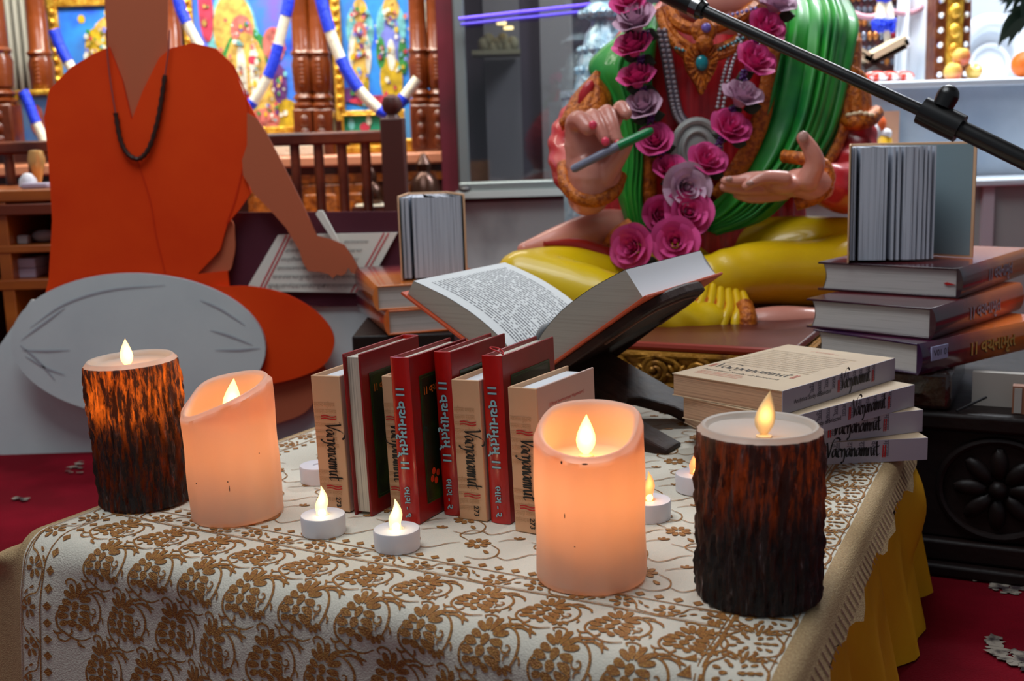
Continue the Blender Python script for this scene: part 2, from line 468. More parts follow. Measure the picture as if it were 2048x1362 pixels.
m_tan = mat('cloth_tan_band', (178, 146, 104), 0.7, 0.1, var=(500, (205, 176, 130), 0.4, 0.75), bump=(900, 0.5))
cl = MB()
def sgrid(a, b, n): return [a+(b-a)*i/n for i in range(n+1)]
SB0, SB1 = .004, CW-.002                        # white line between brocade and tan band
sv = sgrid(S0, SB0, 6)[:-1]+sgrid(SB0, SB1, 70)[:-1]+sgrid(SB1, S1, 8)
tv = sgrid(T0, RF, 34)[:-1]+sgrid(RF, T1, 36)
o0 = len(cl.v)
for t in tv:
    for s_ in sv:
        jag = 0
        if s_ == sv[-1]: jag = .006*math.sin(t*37)+.004*math.sin(t*95)
        if s_ == sv[0]: jag = .006*math.sin(t*23)
        cl.v.append(cloth(s_+jag, t))
W_ = len(sv)
for j in range(len(tv)-1):
    for i in range(W_-1):
        a = o0+j*W_+i; cl.f.append((a, a+1, a+W_+1, a+W_)); cl.m.append(2 if (sv[i+1] <= SB0+1e-9 or sv[i] >= SB1-1e-9) else 0)
LIFT = 0.0007
def cpl(s, t): return cloth(s, t, LIFT)
def dom(s, t): return SB0 < s < SB1 and T0 < t < T1
def petal(cx, cy, ang, L, Wd, M=None):
    pts = []
    for k in range(10):
        a = 2*PI*k/10; r_ = .5+.5*math.cos(a)
        x = L*(.5-.5*math.cos(a)); y = Wd*.5*math.sin(a)*(.55+.45*x/L)
        pts.append((cx+x*math.cos(ang)-y*math.sin(ang), cy+x*math.sin(ang)+y*math.cos(ang)))
    if all(dom(*p) for p in pts): cl.poly([cpl(*p) for p in pts], 1)
def stroke(pts, wd, n=16, closed=False):
    q = cat_rom(pts, n)
    if all(dom(*p) for p in q):
        wl = [wd*(.45+.55*math.sin(PI*min(1, max(0, (i+.7)/len(q))))) for i in range(len(q))]
        cl.ribbon(q, wl, cpl, 1)
def curl(cx, cy, r, a0, turns, wd, sg=1):
    stroke([(cx+r*(1-.75*k/9)*math.cos(a0+sg*turns*2*PI*k/9), cy+r*(1-.75*k/9)*math.sin(a0+sg*turns*2*PI*k/9)) for k in range(10)], wd, 20)
def daisy(cx, cy, r, n=8, rot=0.0):
    for k in range(n): petal(cx+.22*r*math.cos(rot+2*PI*k/n), cy+.22*r*math.sin(rot+2*PI*k/n), rot+2*PI*k/n, r*.78, r*.56)
def carnation(cx, cy, k=1.0, mir=1):
    """the large woven flower with its stem, scrolls and side blossom; k = size in metres / 0.05"""
    u = .01*k
    tc_, ts_ = math.cos(-.22), math.sin(-.22)
    def F(x, y): x, y = x*tc_-y*ts_, x*ts_+y*tc_; return cx+mir*x*u, cy+y*u
    def pe(x, y, a, L, Wd):
        a = a-.22
        p = F(x, y); petal(p[0], p[1], a if mir > 0 else PI-a, L*u*1.14, Wd*u*1.36)
    for i, L in enumerate((1.05, 1.25, 1.35, 1.25, 1.1)):          # upper crest
        a = math.radians(152-i*31); pe(.05+.35*math.cos(a), .75+.3*math.sin(a), a, L, .5)
    for x, y, a, L, Wd in ((-.32, .42, 172, .85, .55), (-.42, -.12, 180, .95, .6), (-.40, -.68, 192, .9, .6), (-.3, -1.2, 208, .75, .5),
                           (.38, .42, 8, .95, .55), (.48, -.12, -2, 1.0, .6), (.46, -.68, -14, .95, .6), (.36, -1.2, -30, .75, .5),
                           (-.02, -.12, 88, .82, .62), (.0, -.92, 86, .72, .7), (.02, -1.62, 90, .6, .85)):
        pe(x, y, math.radians(a), L, Wd)
    stroke([F(-.75, -.9), F(-1.25, -.2), F(-1.5, -1.0), F(-1.1, -1.9), F(-.2, -2.35), F(.6, -2.6), F(1.4, -2.5), F(2.1, -2.0)], .2*u, 28)
    stroke([F(.1, -1.75), F(.2, -2.1), F(.0, -2.4)], .22*u)
    stroke([F(-.6, -2.2), F(-1.1, -2.5), F(-1.5, -2.3)], .24*u); stroke([F(.3, -2.5), F(-.2, -3.0), F(-.8, -2.95), F(-1.0, -2.6)], .19*u)
    stroke([F(.9, -2.6), F(1.1, -3.0), F(1.7, -3.1)], .26*u)
    stroke([F(.5, 1.5), F(1.2, 1.95), F(2.0, 1.7), F(2.6, 1.0), F(2.75, .1), F(2.6, -.6), F(2.85, -1.0)], .2*u, 26)
    stroke([F(1.3, 1.9), F(2.0, 2.3), F(2.7, 2.2), F(3.1, 1.8)], .26*u, 14); stroke([F(.8, 1.75), F(1.3, 2.4), F(2.0, 2.6)], .22*u)
    stroke([F(-.1, 1.9), F(-.4, 2.5), F(-1.0, 2.6), F(-1.35, 2.25), F(-1.1, 1.95)], .2*u, 20)
    q = F(1.85, .45); curl(q[0], q[1], .48*u, 2.5, 1.0, .16*u, mir)
    for i in range(6):
        a = math.radians(-10-i*40); pe(1.95+.2*math.cos(a), -.65+.2*math.sin(a), a, .6, .36)
    stroke([F(2.3, .1), F(1.95, -.1), F(1.95, -.5)], .15*u); stroke([F(2.7, .3), F(3.1, .1), F(3.2, -.3)], .18*u)
# hanging front and the fold: staggered rows
CS = .052
row = 0; t_ = RF+.022
while t_ > T0+.02:
    s_ = .064+(CS/2 if row % 2 else 0)
    while s_ < CW-.045:
        carnation(s_, t_, .95, 1); s_ += CS
    t_ -= .046; row += 1
# front border on the top: lines, vine with round blossoms, diamonds
TB = RF+.048
def vine_border(fn, length, w_):
    stroke_n = int(length/.01)
    def line(off, wd): 
        q = [fn(length*i/stroke_n, off) for i in range(stroke_n+1)]
        for i in range(stroke_n):
            if dom(*q[i]) and dom(*q[i+1]): cl.ribbon([q[i], q[i+1]], wd, cpl, 1)
    line(0, .0012); line(.0025, .0006); line(w_, .0013)
    n = int(length/.034)
    for i in range(n):
        x = .012+i*.034; sg = 1 if i % 2 else -1
        c = fn(x+.006, w_*.5-sg*.001); daisy(c[0], c[1], .0098, 6, .3)
        stroke([fn(x-.008, w_*.5-sg*w_*.36), fn(x-.002, w_*.5-sg*w_*.42), fn(x+.008, w_*.5-sg*w_*.4), fn(x+.017, w_*.5), fn(x+.02, w_*.5+sg*w_*.3), fn(x+.028, w_*.5+sg*w_*.42)], .0016, 16)
        p = fn(x+.016, w_*.5-sg*w_*.3); petal(p[0], p[1], .8*sg, .007, .003)
        p = fn(x+.022, w_*.5-sg*w_*.05); petal(p[0], p[1], .5*sg, .006, .003)
    nd = int(length/.0145)
    for i in range(nd):
        c = fn(.008+i*.0145, w_+.007); r_ = .0042
        q = [(c[0]+r_, c[1]), (c[0], c[1]+r_), (c[0]-r_, c[1]), (c[0], c[1]-r_)]
        if all(dom(*p) for p in q): cl.poly([cpl(*p) for p in q], 1)
vine_border(lambda x, o: (.03+x, TB+o), CW-.06, .024)
vine_border(lambda x, o: (SB0+.003+o, T0+.004+x), CD-T0-.02, .026)
# right border: leafy cone-flowers between lines, small arrow row inside
RB = CW-.044
nl = 60
for off, wd in ((RB, .0022), (RB-.0035, .0009), (SB1-.0025, .0008)):
    for i in range(nl):
        a, c = (off, T0+.01+(CD-T0-.02)*i/nl), (off, T0+.01+(CD-T0-.02)*(i+1)/nl)
        if dom(*a) and dom(*c): cl.ribbon([a, c], wd, cpl, 1)
for i in range(18):
    y = T0+.02+i*.042; x = RB+.021
    for r_, n_ in ((.0, 1), (.006, 6), (.0115, 9)):
        for k in range(n_):
            a = 2*PI*k/n_+.2; petal(x+r_*math.cos(a)*.9, y+r_*math.sin(a), a, .0058, .0044)
    for k in range(7):
        a = PI/2+(k-3)*.36; petal(x+.004*math.cos(a), y+.013+.004*math.sin(a), a, .013, .0032)
        petal(x-.012+k*.004, y-.017, a+PI, .010, .003)
    for sg in (-1, 1): stroke([(x+sg*.006, y-.02), (x+sg*.018, y-.012), (x+sg*.019, y+.004), (x+sg*.012, y+.016), (x+sg*.016, y+.022)], .0018, 16)
for i in range(48):
    y = T0+.06+i*.0135; c = RB-.009
    for q in ([(c+.004, y-.004), (c+.001, y+.006), (c-.006, y-.004)],):
        if all(dom(*p) for p in q): cl.poly([cpl(*p) for p in q], 1)
# field: wandering vines with daisies
row = 0; t_ = TB+.07
while t_ < CD-.02:
    s_ = .075+(.037 if row % 2 else 0)
    while s_ < RB-.03:
        j = random.uniform(-.003, .003); x, y = s_+j, t_+j
        daisy(x, y, .0115, 8, .2+j*90)
        stroke([(x+.012, y+.001), (x+.024, y-.008), (x+.027, y-.022), (x+.018, y-.031), (x+.004, y-.030)], .0014, 22)
        stroke([(x+.027, y-.020), (x+.038, y-.025), (x+.046, y-.018), (x+.052, y-.008), (x+.060, y-.002)], .0013, 20)
        stroke([(x-.012, y+.004), (x-.024, y+.012), (x-.020, y+.024), (x-.006, y+.026)], .0013, 18)
        for a in (.3, 1.2, 2.1): petal(x+.028, y+.020, a+.6, .0065, .004)
        stroke([(x+.014, y+.010), (x+.020, y+.016), (x+.028, y+.020)], .0011, 8)
        petal(x+.012, y-.012, -.7, .009, .005)
        s_ += .074
    t_ += .048; row += 1
# stitching on the tan hem
for i in range(60):
    t = T0+.03+i*.0125
    cl.ribbon([(S1-.016, t), (S1-.002, t+.004)], .0022, cpl, 3)
m_stitch = mat('hem_stitch', (120, 74, 60), 0.8)
oc = cl.build('brocade_cloth', [m_cloth, m_gold, m_tan, m_stitch], smooth=True, solid=0.0, angle=60, loc=cloth(CW/2, CD/2), fix=False)
tag(oc, 'white and gold floral brocade tablecloth with tan hem over the low table', 'tablecloth')
# yellow cloth beneath, hanging to the floor
m_yel = mat('cloth_yellow', (238, 176, 12), 0.6, var=(7, (220, 152, 8), 0.4, 0.7), bump=(60, 0.25), spec=0.3)
uc = MB()
def under(u, v):
    # perimeter parameter u, v: 0 centre top -> hangs
    per = [(0.0, CD+.0), (0.0, RF), (CW, RF), (CW, CD+.0)]
    Ls = [CD-RF, CW, CD-RF]; tot = sum(Ls); d = u*tot; k = 0
    while k < 2 and d > Ls[k]: d -= Ls[k]; k += 1
    f = min(1, d/Ls[k]); a, c = per[k], per[k+1]
    s, t = a[0]+(c[0]-a[0])*f, a[1]+(c[1]-a[1])*f
    nx, ny = [(-1, 0), (0, -1), (1, 0)][k]
    # blend normals at corners
    e = .12
    if k < 2 and f > 1-e*.5/Ls[k]*.8:
        g = (f-(1-e*.4/Ls[k]))/(e*.4/Ls[k])*.5; n2 = [(-1, 0), (0, -1), (1, 0)][k+1]; nx, ny = nx*(1-g)+n2[0]*g, ny*(1-g)+n2[1]*g
    if k > 0 and f < e*.4/Ls[k]:
        g = .5-.5*f/(e*.4/Ls[k]); n2 = [(-1, 0), (0, -1), (1, 0)][k-1]; nx, ny = nx*(1-g)+n2[0]*g, ny*(1-g)+n2[1]*g
    sv_, tv_ = CF.dot(E1)*0+s, t
    if v < .12:
        kk = (v/.12); cs, ct = CW/2, CD/2
        s2, t2 = cs+(s-cs)*(.985*kk+.0), ct+(t-ct)*(.985*kk)
        q = CF+E1*skew(s2, t2)+E2*t2; q.z = TZ-.004; return q
    h = (v-.12)/.88
    out = -.002+.030*h**1.2 if k == 2 else (-.012+.0*h)
    dn = min(1, h)
    out += (.010*math.sin(u*tot*34+2)+.007*math.sin(u*tot*71))*h*(1 if k == 2 else .25)
    if k == 2: out += .026*math.exp(-((t-CD+.07)/.05)**2)*math.sin(PI*min(1, h*1.6))
    q = CF+E1*(skew(s, t)+nx*out)+E2*(t+ny*out); q.z = TZ-.006-(TZ-.008)*dn; return q
uc.grid(under, 150, 26)
ou = uc.build('yellow_cloth', m_yel, solid=0.0, angle=80, loc=CF+E1*(CW/2)+E2*.3+Vector((0, 0, -CF.z)))
tag(ou, 'plain mustard yellow cloth hanging to the carpet under the brocade tablecloth', 'tablecloth')

# ================================================================== CANDLES
WARM = (1.0, 0.54, 0.24)
m_wax = mat_wax('candle_wax', (244, 220, 200), (255, 208, 170), 0.42)
m_bark = mat_wax('candle_bark', (60, 45, 40), (255, 150, 64), 0.75, bark=True)
m_bark2 = mat_wax('candle_bark_dark', (50, 42, 40), (214, 110, 44), 0.30, bark=True)
m_rimwax = mat_wax('candle_rim_wax', (220, 212, 200), (255, 200, 140), 0.35)
m_flame = mat('flame_lit', (255, 214, 150), 0.5, emit=((255, 176, 84), 7.0))
m_flame_pale = mat('flame_pale', (240, 214, 160), 0.5, emit=((255, 200, 140), 0.14))
m_wick = mat('flame_socket', (250, 220, 170), 0.5)
def flame_mesh(h, r, lean=0.0, la=0.0):
    f = MB()
    pr = [(0.25, 0), (.62, .1), (.9, .22), (1, .36), (.9, .52), (.66, .68), (.36, .84), (.14, .94), (.02, 1.0)]
    o = 0
    for rr, zz in pr:
        for k in range(14):
            a = 2*PI*k/14
            f.v.append(Vector((rr*r*math.cos(a)+lean*h*zz*zz*math.cos(la), rr*r*.55*math.sin(a)+lean*h*zz*zz*math.sin(la), h*zz)))
    n = 14
    for j in range(len(pr)-1):
        for i in range(n): f.f.append((j*n+i, j*n+(i+1) % n, j*n+n+(i+1) % n, j*n+n+i)); f.m.append(0)
    f.f.append(tuple(reversed(range(n)))); f.m.append(0); f.f.append(tuple(range((len(pr)-1)*n, len(pr)*n))); f.m.append(0)
    return f
def pillar_candle(loc, R, rims, pool, label, tilt=(0, 0), lamp=.1, bark=False, fl_h=.03, lean=.1, la=0.0, fpos=(0, 0), flame_mat=None, glow=0.05, lampdrop=.028, group=None, blockdrop=.062):
    """rims: rim height at 8 bearings, counter-clockwise from +x"""
    t = thing('bark_candle' if bark else 'wax_candle', label, 'candle', (0, 0, 0), group)
    N = 96
    rz = [r[0] for r in cat_rom([(r,) for r in rims], N, True)]
    c = MB()
    prof = []
    rows_o = 40 if bark else 26
    rnd = random.Random(int(R*1e5)+len(label))
    ph = [rnd.uniform(0, 6.28) for _ in range(8)]
    def rough(a, z):
        if bark:
            return .0016*math.sin(a*23+ph[0]+2.0*math.sin(z*60+ph[1]))+.0011*math.sin(a*41+ph[2]+3*math.sin(z*85+a))+.0008*math.sin(a*67+z*140+ph[3])+.0006*rnd.uniform(-1, 1)
        return .0007*math.sin(a*5+ph[0]+8*z)+.0005*math.sin(a*11+ph[1])+.0004*math.sin(z*90+a*2+ph[2])
    def ring(fn):
        o = len(c.v)
        for i in range(N):
            a = 2*PI*i/N; r_, z_ = fn(a, i); c.v.append(Vector((r_*math.cos(a), r_*math.sin(a), z_)))
        return o
    rings = []; mats_ = []
    wt = .0062 if bark else .0062
    rings.append(ring(lambda a, i: (R-.0025, 0.0))); mats_.append(0)
    for j in range(rows_o+1):
        f = j/rows_o
        rings.append(ring(lambda a, i: (R+rough(a, rz[i]*f)*(.3 if j == 0 else min(1, .25+(rows_o-j)*.14) if bark else 1), .0015+(rz[i]-.0055)*f))); mats_.append(0)
    top = 1
    for dr, dz in ((.001, -.0035), (.0028, -.0009), (wt*.6, -.0), (wt, -.0012), (wt+.0015, -.004)):
        rings.append(ring(lambda a, i: (R-dr, rz[i]+dz))); mats_.append(top)
    for f in (.35, .7, 1.0):
        rings.append(ring(lambda a, i: (R-wt-.0015-.001*f, rz[i]-.004+(pool+.0015-rz[i]+.004)*f if rz[i]-.004 > pool+.0015 else rz[i]-.004-.0001*f))); mats_.append(top)
    for rr, dz in ((.86, .0004), (.6, -.0004), (.3, -.001), (.02, -.001)):
        rings.append(ring(lambda a, i: ((R-wt-.0025)*rr, pool+dz))); mats_.append(top)
    for k in range(len(rings)-1):
        for i in range(N):
            c.f.append((rings[k]+i, rings[k]+(i+1) % N, rings[k+1]+(i+1) % N, rings[k+1]+i)); c.m.append(mats_[k+1])
    c.f.append(tuple(reversed(range(rings[0], rings[0]+N)))); c.m.append(0)
    c.build('bark_body' if bark else 'wax_body', [(m_bark2 if flame_mat else m_bark) if bark else m_wax, m_rimwax if bark else m_wax], t, angle=75)
    s_ = MB(); s_.lathe([(.0005, 0), (.0055, .0), (.0055, .0012), (.003, .002), (.0005, .002)], 16, (fpos[0], fpos[1], pool-.0005)); s_.build('flame_socket', m_wick, t)
    q_ = MB(); q_.lathe([(.002, .004), (R*.52, .004), (R*.52, pool-blockdrop), (.002, pool-blockdrop)], 32); q_.build('battery_case', mat('battery_case_black', (40, 36, 34), 0.6), t)  # unseen blocker added to keep the core light off the lower wall
    f = flame_mesh(fl_h, fl_h*.24, lean, la)
    f.v = [v+Vector((fpos[0], fpos[1], pool+.001)) for v in f.v]
    f.build('flame', flame_mat or m_flame, t)
    t.location = loc; t.rotation_euler = (tilt[0], tilt[1], 0)
    point('candle_core_light', Vector(loc)+Vector((0, 0, pool-lampdrop)), lamp, WARM, .012)
    if glow: point('candle_flame_light', Vector(loc)+Vector((fpos[0]*.9, fpos[1]-.009, pool+fl_h*.55)), glow, (1.0, .55, .22), .006)
    return t
# bearings: 0=+x right, 90=+y back, 180=left, 270=front
pillar_candle(T(1183, 1153), .0400, [.1245, .127, .1275, .125, .1135, .1055, .1028, .1086], .0925,
  'ivory wax candle with a slanted rim, nearest the front beside the right bark candle', lamp=.088, glow=.05, blockdrop=.050, lampdrop=.024, fl_h=.030, lean=.03, fpos=(-.002, .004))
pillar_candle(T(476, 1027), .0408, [.1236, .1246, .122, .1165, .099, .098, .107, .117], .086,
  'ivory wax candle with a slanted rim, at the left next to the tall bark candle', tilt=(0, -.03), lamp=.056, glow=.035, blockdrop=.050, fl_h=.036, lean=.12, la=.3, fpos=(.004, .002), lampdrop=.022)
pillar_candle(T(296, 1001), .0418, [.1372, .1375, .1375, .1375, .1372, .1372, .1372, .1372], .1305,
  'bark covered candle at the left end of the table, its upper bark glowing orange', tilt=(0, -.035), lamp=.09, bark=True, glow=.04, blockdrop=.040, fl_h=.025, lean=.03, fpos=(.001, -.012), lampdrop=.03)
pillar_candle(T(1517, 1188), .0430, [.1245, .1245, .1245, .1248, .125, .125, .1248, .1245], .1195,
  'dark bark covered candle at the front right corner of the table', lamp=.026, bark=True, blockdrop=.042, glow=.014, fl_h=.030, lean=.16, la=.4, fpos=(.0, -.014), flame_mat=m_flame_pale, lampdrop=.026)

# tealights
m_cup = mat('tealight_plastic', (224, 224, 232), 0.4)
m_bulb = mat('tealight_bulb_warm', (255, 200, 150), 0.2, emit=((255, 128, 50), 1.1))
m_bulbw = mat('tealight_bulb_white', (255, 240, 205), 0.15, emit=((255, 214, 140), 1.5))
m_led = mat('tealight_led', (255, 255, 240), 0.3, emit=((255, 240, 190), 9.0))
m_ledw = mat('tealight_led_amber', (255, 240, 200), 0.3, emit=((255, 200, 90), 6.0))
def tealight(loc, label, white, hid=False):
    t = thing('tealight', label, 'tealight', (0, 0, 0), 'battery tealights on the table')
    c = MB(); c.lathe([(.0175, 0), (.0185, .001), (.0190, .0155), (.0184, .0168), (.0172, .0170), (.006, .0166), (.0055, .0152), (.001, .0150)], 36)
    c.build('cup', m_cup, t)
    if not hid:
        f = MB(); f.lathe([(.0046, 0), (.0048, .006), (.0054, .009), (.0050, .013), (.0034, .0175), (.0018, .0215), (.0007, .0245), (.0002, .026)], 16, (0, 0, .0155))
        f.v = [v+Vector((.0012*math.sin(v.z*230), 0, 0)) for v in f.v]
        f.build('bulb', m_bulbw if white else m_bulb, t)
        l = MB(); l.ball((0, -.0040, .0195), (.0032, .0022, .0036), 10); l.build('led', m_led if white else m_ledw, t)
    t.location = loc
    if not hid: point('tealight_light', Vector(loc)+Vector((0, -.012, .034)), .012 if white else .010, (1, .78, .45) if white else (1, .5, .2), .005)
tealight(T(648, 1066), 'white lit tealight in front of the leftmost cream book', True)
tealight(T(795, 1096), 'white lit tealight nearest the front, before the red book spines', True)
tealight(T(1298, 1036), 'white tealight with an amber bulb, half behind the front wax candle', False)
tealight(T(1392, 981), 'white tealight with an amber bulb behind the right bark candle', False)
tealight(T(640, 962), 'white tealight peeking out behind the leftmost cream book', False, True)

# ================================================================== BOOKS
m_pg_x = mat_pages('page_edges_x', 'x'); m_pg_z = mat_pages('page_edges_z', 'z', (204, 200, 196), (164, 160, 154), 700, .45)
m_pg_y = mat_pages('page_edges_y', 'y')
m_white = mat('paper_white', (222, 224, 228), 0.8, spec=0.2)
m_cream = mat('cream_board', (222, 178, 140), 0.6, spec=0.3)
m_creamp = mat('cream_board_front', (214, 178, 164), 0.6, spec=0.3)
m_faint = mat('faint_print', (198, 152, 112), 0.6, spec=0.3)
m_ink = mat('ink_black', (14, 12, 14), 0.5); m_redink = mat('ink_red', (196, 30, 30), 0.5)
m_redbook = mat('red_board', (150, 14, 14), 0.36, var=(14, (118, 8, 14), 0.4, 0.7), spec=0.4, coat=0.08)
m_redspine = mat('red_spine', (176, 12, 10), 0.3, var=(18, (214, 26, 10), 0.42, 0.66, (1, 1, .35)), spec=0.5, coat=0.3)
m_skyink = mat('ink_sky', (150, 200, 214), 0.4); m_skyshadow = mat('ink_navy', (30, 44, 70), 0.5)
m_panel = mat('cover_green', (22, 34, 16), 0.4, var=(24, (62, 84, 18), 0.5, 0.75), coat=0.2)
m_panelline = mat('cover_green_line', (44, 86, 40), 0.4); m_goldink = mat('ink_gold', (214, 118, 40), 0.4)
m_maroon = mat('cover_maroon', (84, 8, 20), 0.5); m_orangeink = mat('ink_orange', (206, 60, 24), 0.5)

def shape_pair(mb, shp, fn, fn2, mi, mi2):
    put_text(mb, shp, fn2, mi2); put_text(mb, shp, fn, mi)
SH_GUJ = text_shape('\u0964\u0964 '+GUJ+' \u0964\u0964', .0125, bold=.0003)
SH_B1 = text_shape('\u0AAD\u0ABE\u0A97 - \u0AE7', .0088, bold=.00015); SH_B2 = text_shape('\u0AAD\u0ABE\u0A97 - \u0AE8', .0088, bold=.00015)
SH_273 = text_shape('273', .0066, bold=.0001)
FAINT = [text_shape(DEVS[i % 5]+' '+DEVS[(i+2) % 5], .0058) for i in range(5)]

def red_book(thick, depth, height, vol, label):
    t = thing('red_hardcover_book', label, 'book', (0, 0, 0), 'red hardcovers in the standing row')
    bt = .0022
    c = MB(); c.box((0, 0, 0), (bt, depth, height)); c.box((thick-bt, 0, 0), (thick, depth, height))
    c.build('cover', m_redbook, t, bevel=.0008)
    s_ = MB()
    s_.grid(lambda u, v: (thick*u, -.0022*math.sin(PI*u)**.6, height*v), 12, 1)
    s_.grid(lambda u, v: (thick*(1-u), .0012, height*v), 4, 1)
    s_.grid(lambda u, v: (thick*u, -.0022*math.sin(PI*u)**.6*(1-v)+.0012*v, height), 12, 1)
    s_.build('spine', m_redspine, t)
    b_ = MB(); b_.box((bt, .0015, .003), (thick-bt, depth-.004, height-.0035)); b_.build('page_block', m_pg_x, t)
    l = MB(); e = -.0030
    cx = thick/2
    f1 = lambda x, y: (cx+y, e, height*.835-x)
    f2 = lambda x, y: (cx+y-.0006, e+.0004, height*.835-x-.0005)
    shape_pair(l, SH_GUJ, f1, f2, 0, 1)
    g1 = lambda x, y: (cx+y, e, height*.835-.088-x); g2 = lambda x, y: (cx+y-.0004, e+.0004, height*.835-.0884-x)
    shape_pair(l, SH_B1 if vol == 1 else SH_B2, g1, g2, 0, 1)
    l.build('spine_title', [m_skyink, m_skyshadow], t, smooth=False, fix=False)
    for sg, x in ((1, thick), (-1, 0.0)):
        p = MB()
        def F(y, z, k): return (x+sg*(.0003+.0002*k), y, z)
        y0, y1, z0, z1 = .014, depth-.012, .014, height-.019
        p.poly([F(y0, z0, 0), F(y1, z0, 0), F(y1, z1, 0), F(y0, z1, 0)], 0)
        for d in (0.0, .0022):
            q = [(y0+d, z0+d), (y1-d, z0+d), (y1-d, z1-d), (y0+d, z1-d), (y0+d, z0+d)]
            for i in range(4): p.ribbon([q[i], q[i+1]], .0007, lambda a, b_: F(a, b_, 1), 1)
        # robed standing figure, blossoms and title as printed
        rob = cat_rom([(.040, z0+.018), (.058, z0+.018), (.060, z0+.04), (.056, z0+.058), (.052, z0+.062), (.046, z0+.062), (.041, z0+.056), (.038, z0+.04)], 30, True)
        p.poly([F(a, b_, 2) for a, b_ in rob], 2)
        for a, b_ in ((.024, z0+.02), (.030, z0+.017), (.034, z0+.023), (.027, z0+.026)):
            p.poly([F(a+.0032*math.cos(k*PI/4), b_+.0032*math.sin(k*PI/4), 2) for k in range(8)], 4)
        sh = SH_GUJ
        d_ = 1 if sg > 0 else -1
        st = y0+.004 if sg > 0 else y1-.004
        put_text(p, sh, lambda a, b_: F(st+d_*a*.80, z1-.014+b_*.8, 2), 3)
        p.build('cover_print', [m_panel, m_panelline, m_maroon, m_goldink, m_orangeink], t, smooth=False, fix=False)
    return t
def cream_book(thick, depth, height, label, k=0, front=True):
    t = thing('cream_hardcover_book', label, 'book', (0, 0, 0), 'cream hardcovers in the standing row')
    bt = .0022
    c = MB(); c.box((0, 0, 0), (bt, depth, height)); c.box((thick-bt, 0, 0), (thick, depth, height), 1); c.box((0, -.001, 0), (thick, .0015, height))
    c.build('cover', [m_cream, m_creamp], t, bevel=.0007)
    b_ = MB(); b_.box((bt, .002, .003), (thick-bt, depth-.005, height-.004)); b_.build('page_block', m_white, t)
    e = -.0014
    p = MB(); z = height-.026; i = 0
    while z > .006:
        if not (.040 < z < height-.064):
            put_text(p, FAINT[(i+k) % 5], lambda x, y: (.001+min(x*thick/.058, thick-.002), e, z+y))
        z -= .0062; i += 1
    p.build('faint_text', m_faint, t, smooth=False, fix=False)
    l = MB(); cx = thick*.53; z0 = height-.043
    sc_ = .0082
    wl = brush_word(l, 'Vachanamrut', sc_, lambda x, y: (cx-.004+y, e-.0002, z0-x), 0, wd=.22, stretch=.66)
    for zz in (z0+.0065, z0-wl-.0055):
        for d in (0, .0022): l.ribbon(cat_rom([(-.008, 0), (-.003, .0006), (.003, -.0006), (.008, .0004)], 8), .0011, lambda x, y: (cx+x, e-.0002, zz-d+y), 1)
    put_text(l, SH_273, lambda x, y: (cx+.003+y, e-.0002, z0-wl-.0150-x), 0)
    l.build('spine_title', [m_ink, m_redink], t, smooth=False, fix=False)
    if front:
        f = MB(); x_ = thick+.0003
        put_text(f, text_shape('|| Shree Swaminarayan Vijayatetam ||', .0040), lambda x, y: (x_, .018+x, height-.017+y), 0)
        for i in range(12): put_text(f, FAINT[i % 5], lambda x, y: (x_, .006+x*1.3, height-.028-i*.0066+y), 1)
        f2_ = .0072; brush_word(f, 'Vachanamrut', f2_, lambda x, y: (x_+.0002, .016+x, height-.062+y), 2, wd=.22, stretch=.8)
        for yy in (.010, .072):
            for d in (0, .0022): f.ribbon([(yy+d, -.004), (yy+d+.0008, .012)], .0011, lambda a, b_: (x_+.0002, a, height-.062+b_), 0)
        f.build('cover_print', [m_redink, mat('faint_print_pink', (190, 156, 144), 0.6), m_ink], t, smooth=False, fix=False)
    return t
LEAN = -.026
def stand(t, px, py, yaw, lean=LEAN, back=0.0):
    p = T(px, py); c, s = math.cos(math.radians(yaw)), math.sin(math.radians(yaw))
    p = p+Vector((-s, c, 0))*back; p.z = TZ+.0003
    t.matrix_world = Matrix.Translation(p) @ Matrix.Rotation(math.radians(yaw), 4, 'Z') @ Matrix.Rotation(lean, 4, 'Y')
CR, RR = ' standing in the row', ' in the standing row'
stand(cream_book(.0300, .096, .1235, 'cream hardcover at the left end of the standing row, spine numbered 273', 0), 645, 1019, -25)
rb = red_book(.0185, .100, .1455, 2, 'red hardcover with its white fore-edge facing out, beside the leftmost cream book')
p_ = T(709, 1030); yaw = math.radians(-26); ex = Vector((math.cos(yaw), math.sin(yaw), 0)); ey = Vector((-math.sin(yaw), math.cos(yaw), 0))
rb.matrix_world = Matrix.Translation(p_+ex*.0185+ey*.100+Vector((0, 0, .0003))) @ Matrix.Rotation(yaw+PI, 4, 'Z') @ Matrix.Rotation(-LEAN, 4, 'Y')
def beside(t, px, py, yaw, along, back):
    a = math.radians(yaw); p = T(px, py)+Vector((math.cos(a), math.sin(a), 0))*along+Vector((-math.sin(a), math.cos(a), 0))*back
    t.matrix_world = Matrix.Translation(Vector((p.x, p.y, TZ+.0003))) @ Matrix.Rotation(a, 4, 'Z') @ Matrix.Rotation(LEAN, 4, 'Y')
beside(cream_book(.0190, .085, .1235, 'cream hardcover almost hidden between two red books, only a sliver of its spine showing', 1, False), 709, 1030, -27, .0265, .020)
stand(red_book(.0185, .100, .1455, 1, 'red hardcover with the first-volume spine and the green picture cover most in view'), 804, 1045, -27)
beside(red_book(.0165, .100, .1455, 2, 'red hardcover whose spine is half covered by the cream book to its right'), 804, 1045, -28, .0225, .034)
stand(cream_book(.0270, .096, .1235, 'cream hardcover between two red spines in the middle of the row, numbered 273', 2), 921, 1037, -28)
stand(red_book(.0190, .100, .1455, 2, 'red hardcover with a red ribbon loop on top, near the wax candle'), 983, 1044, -28)
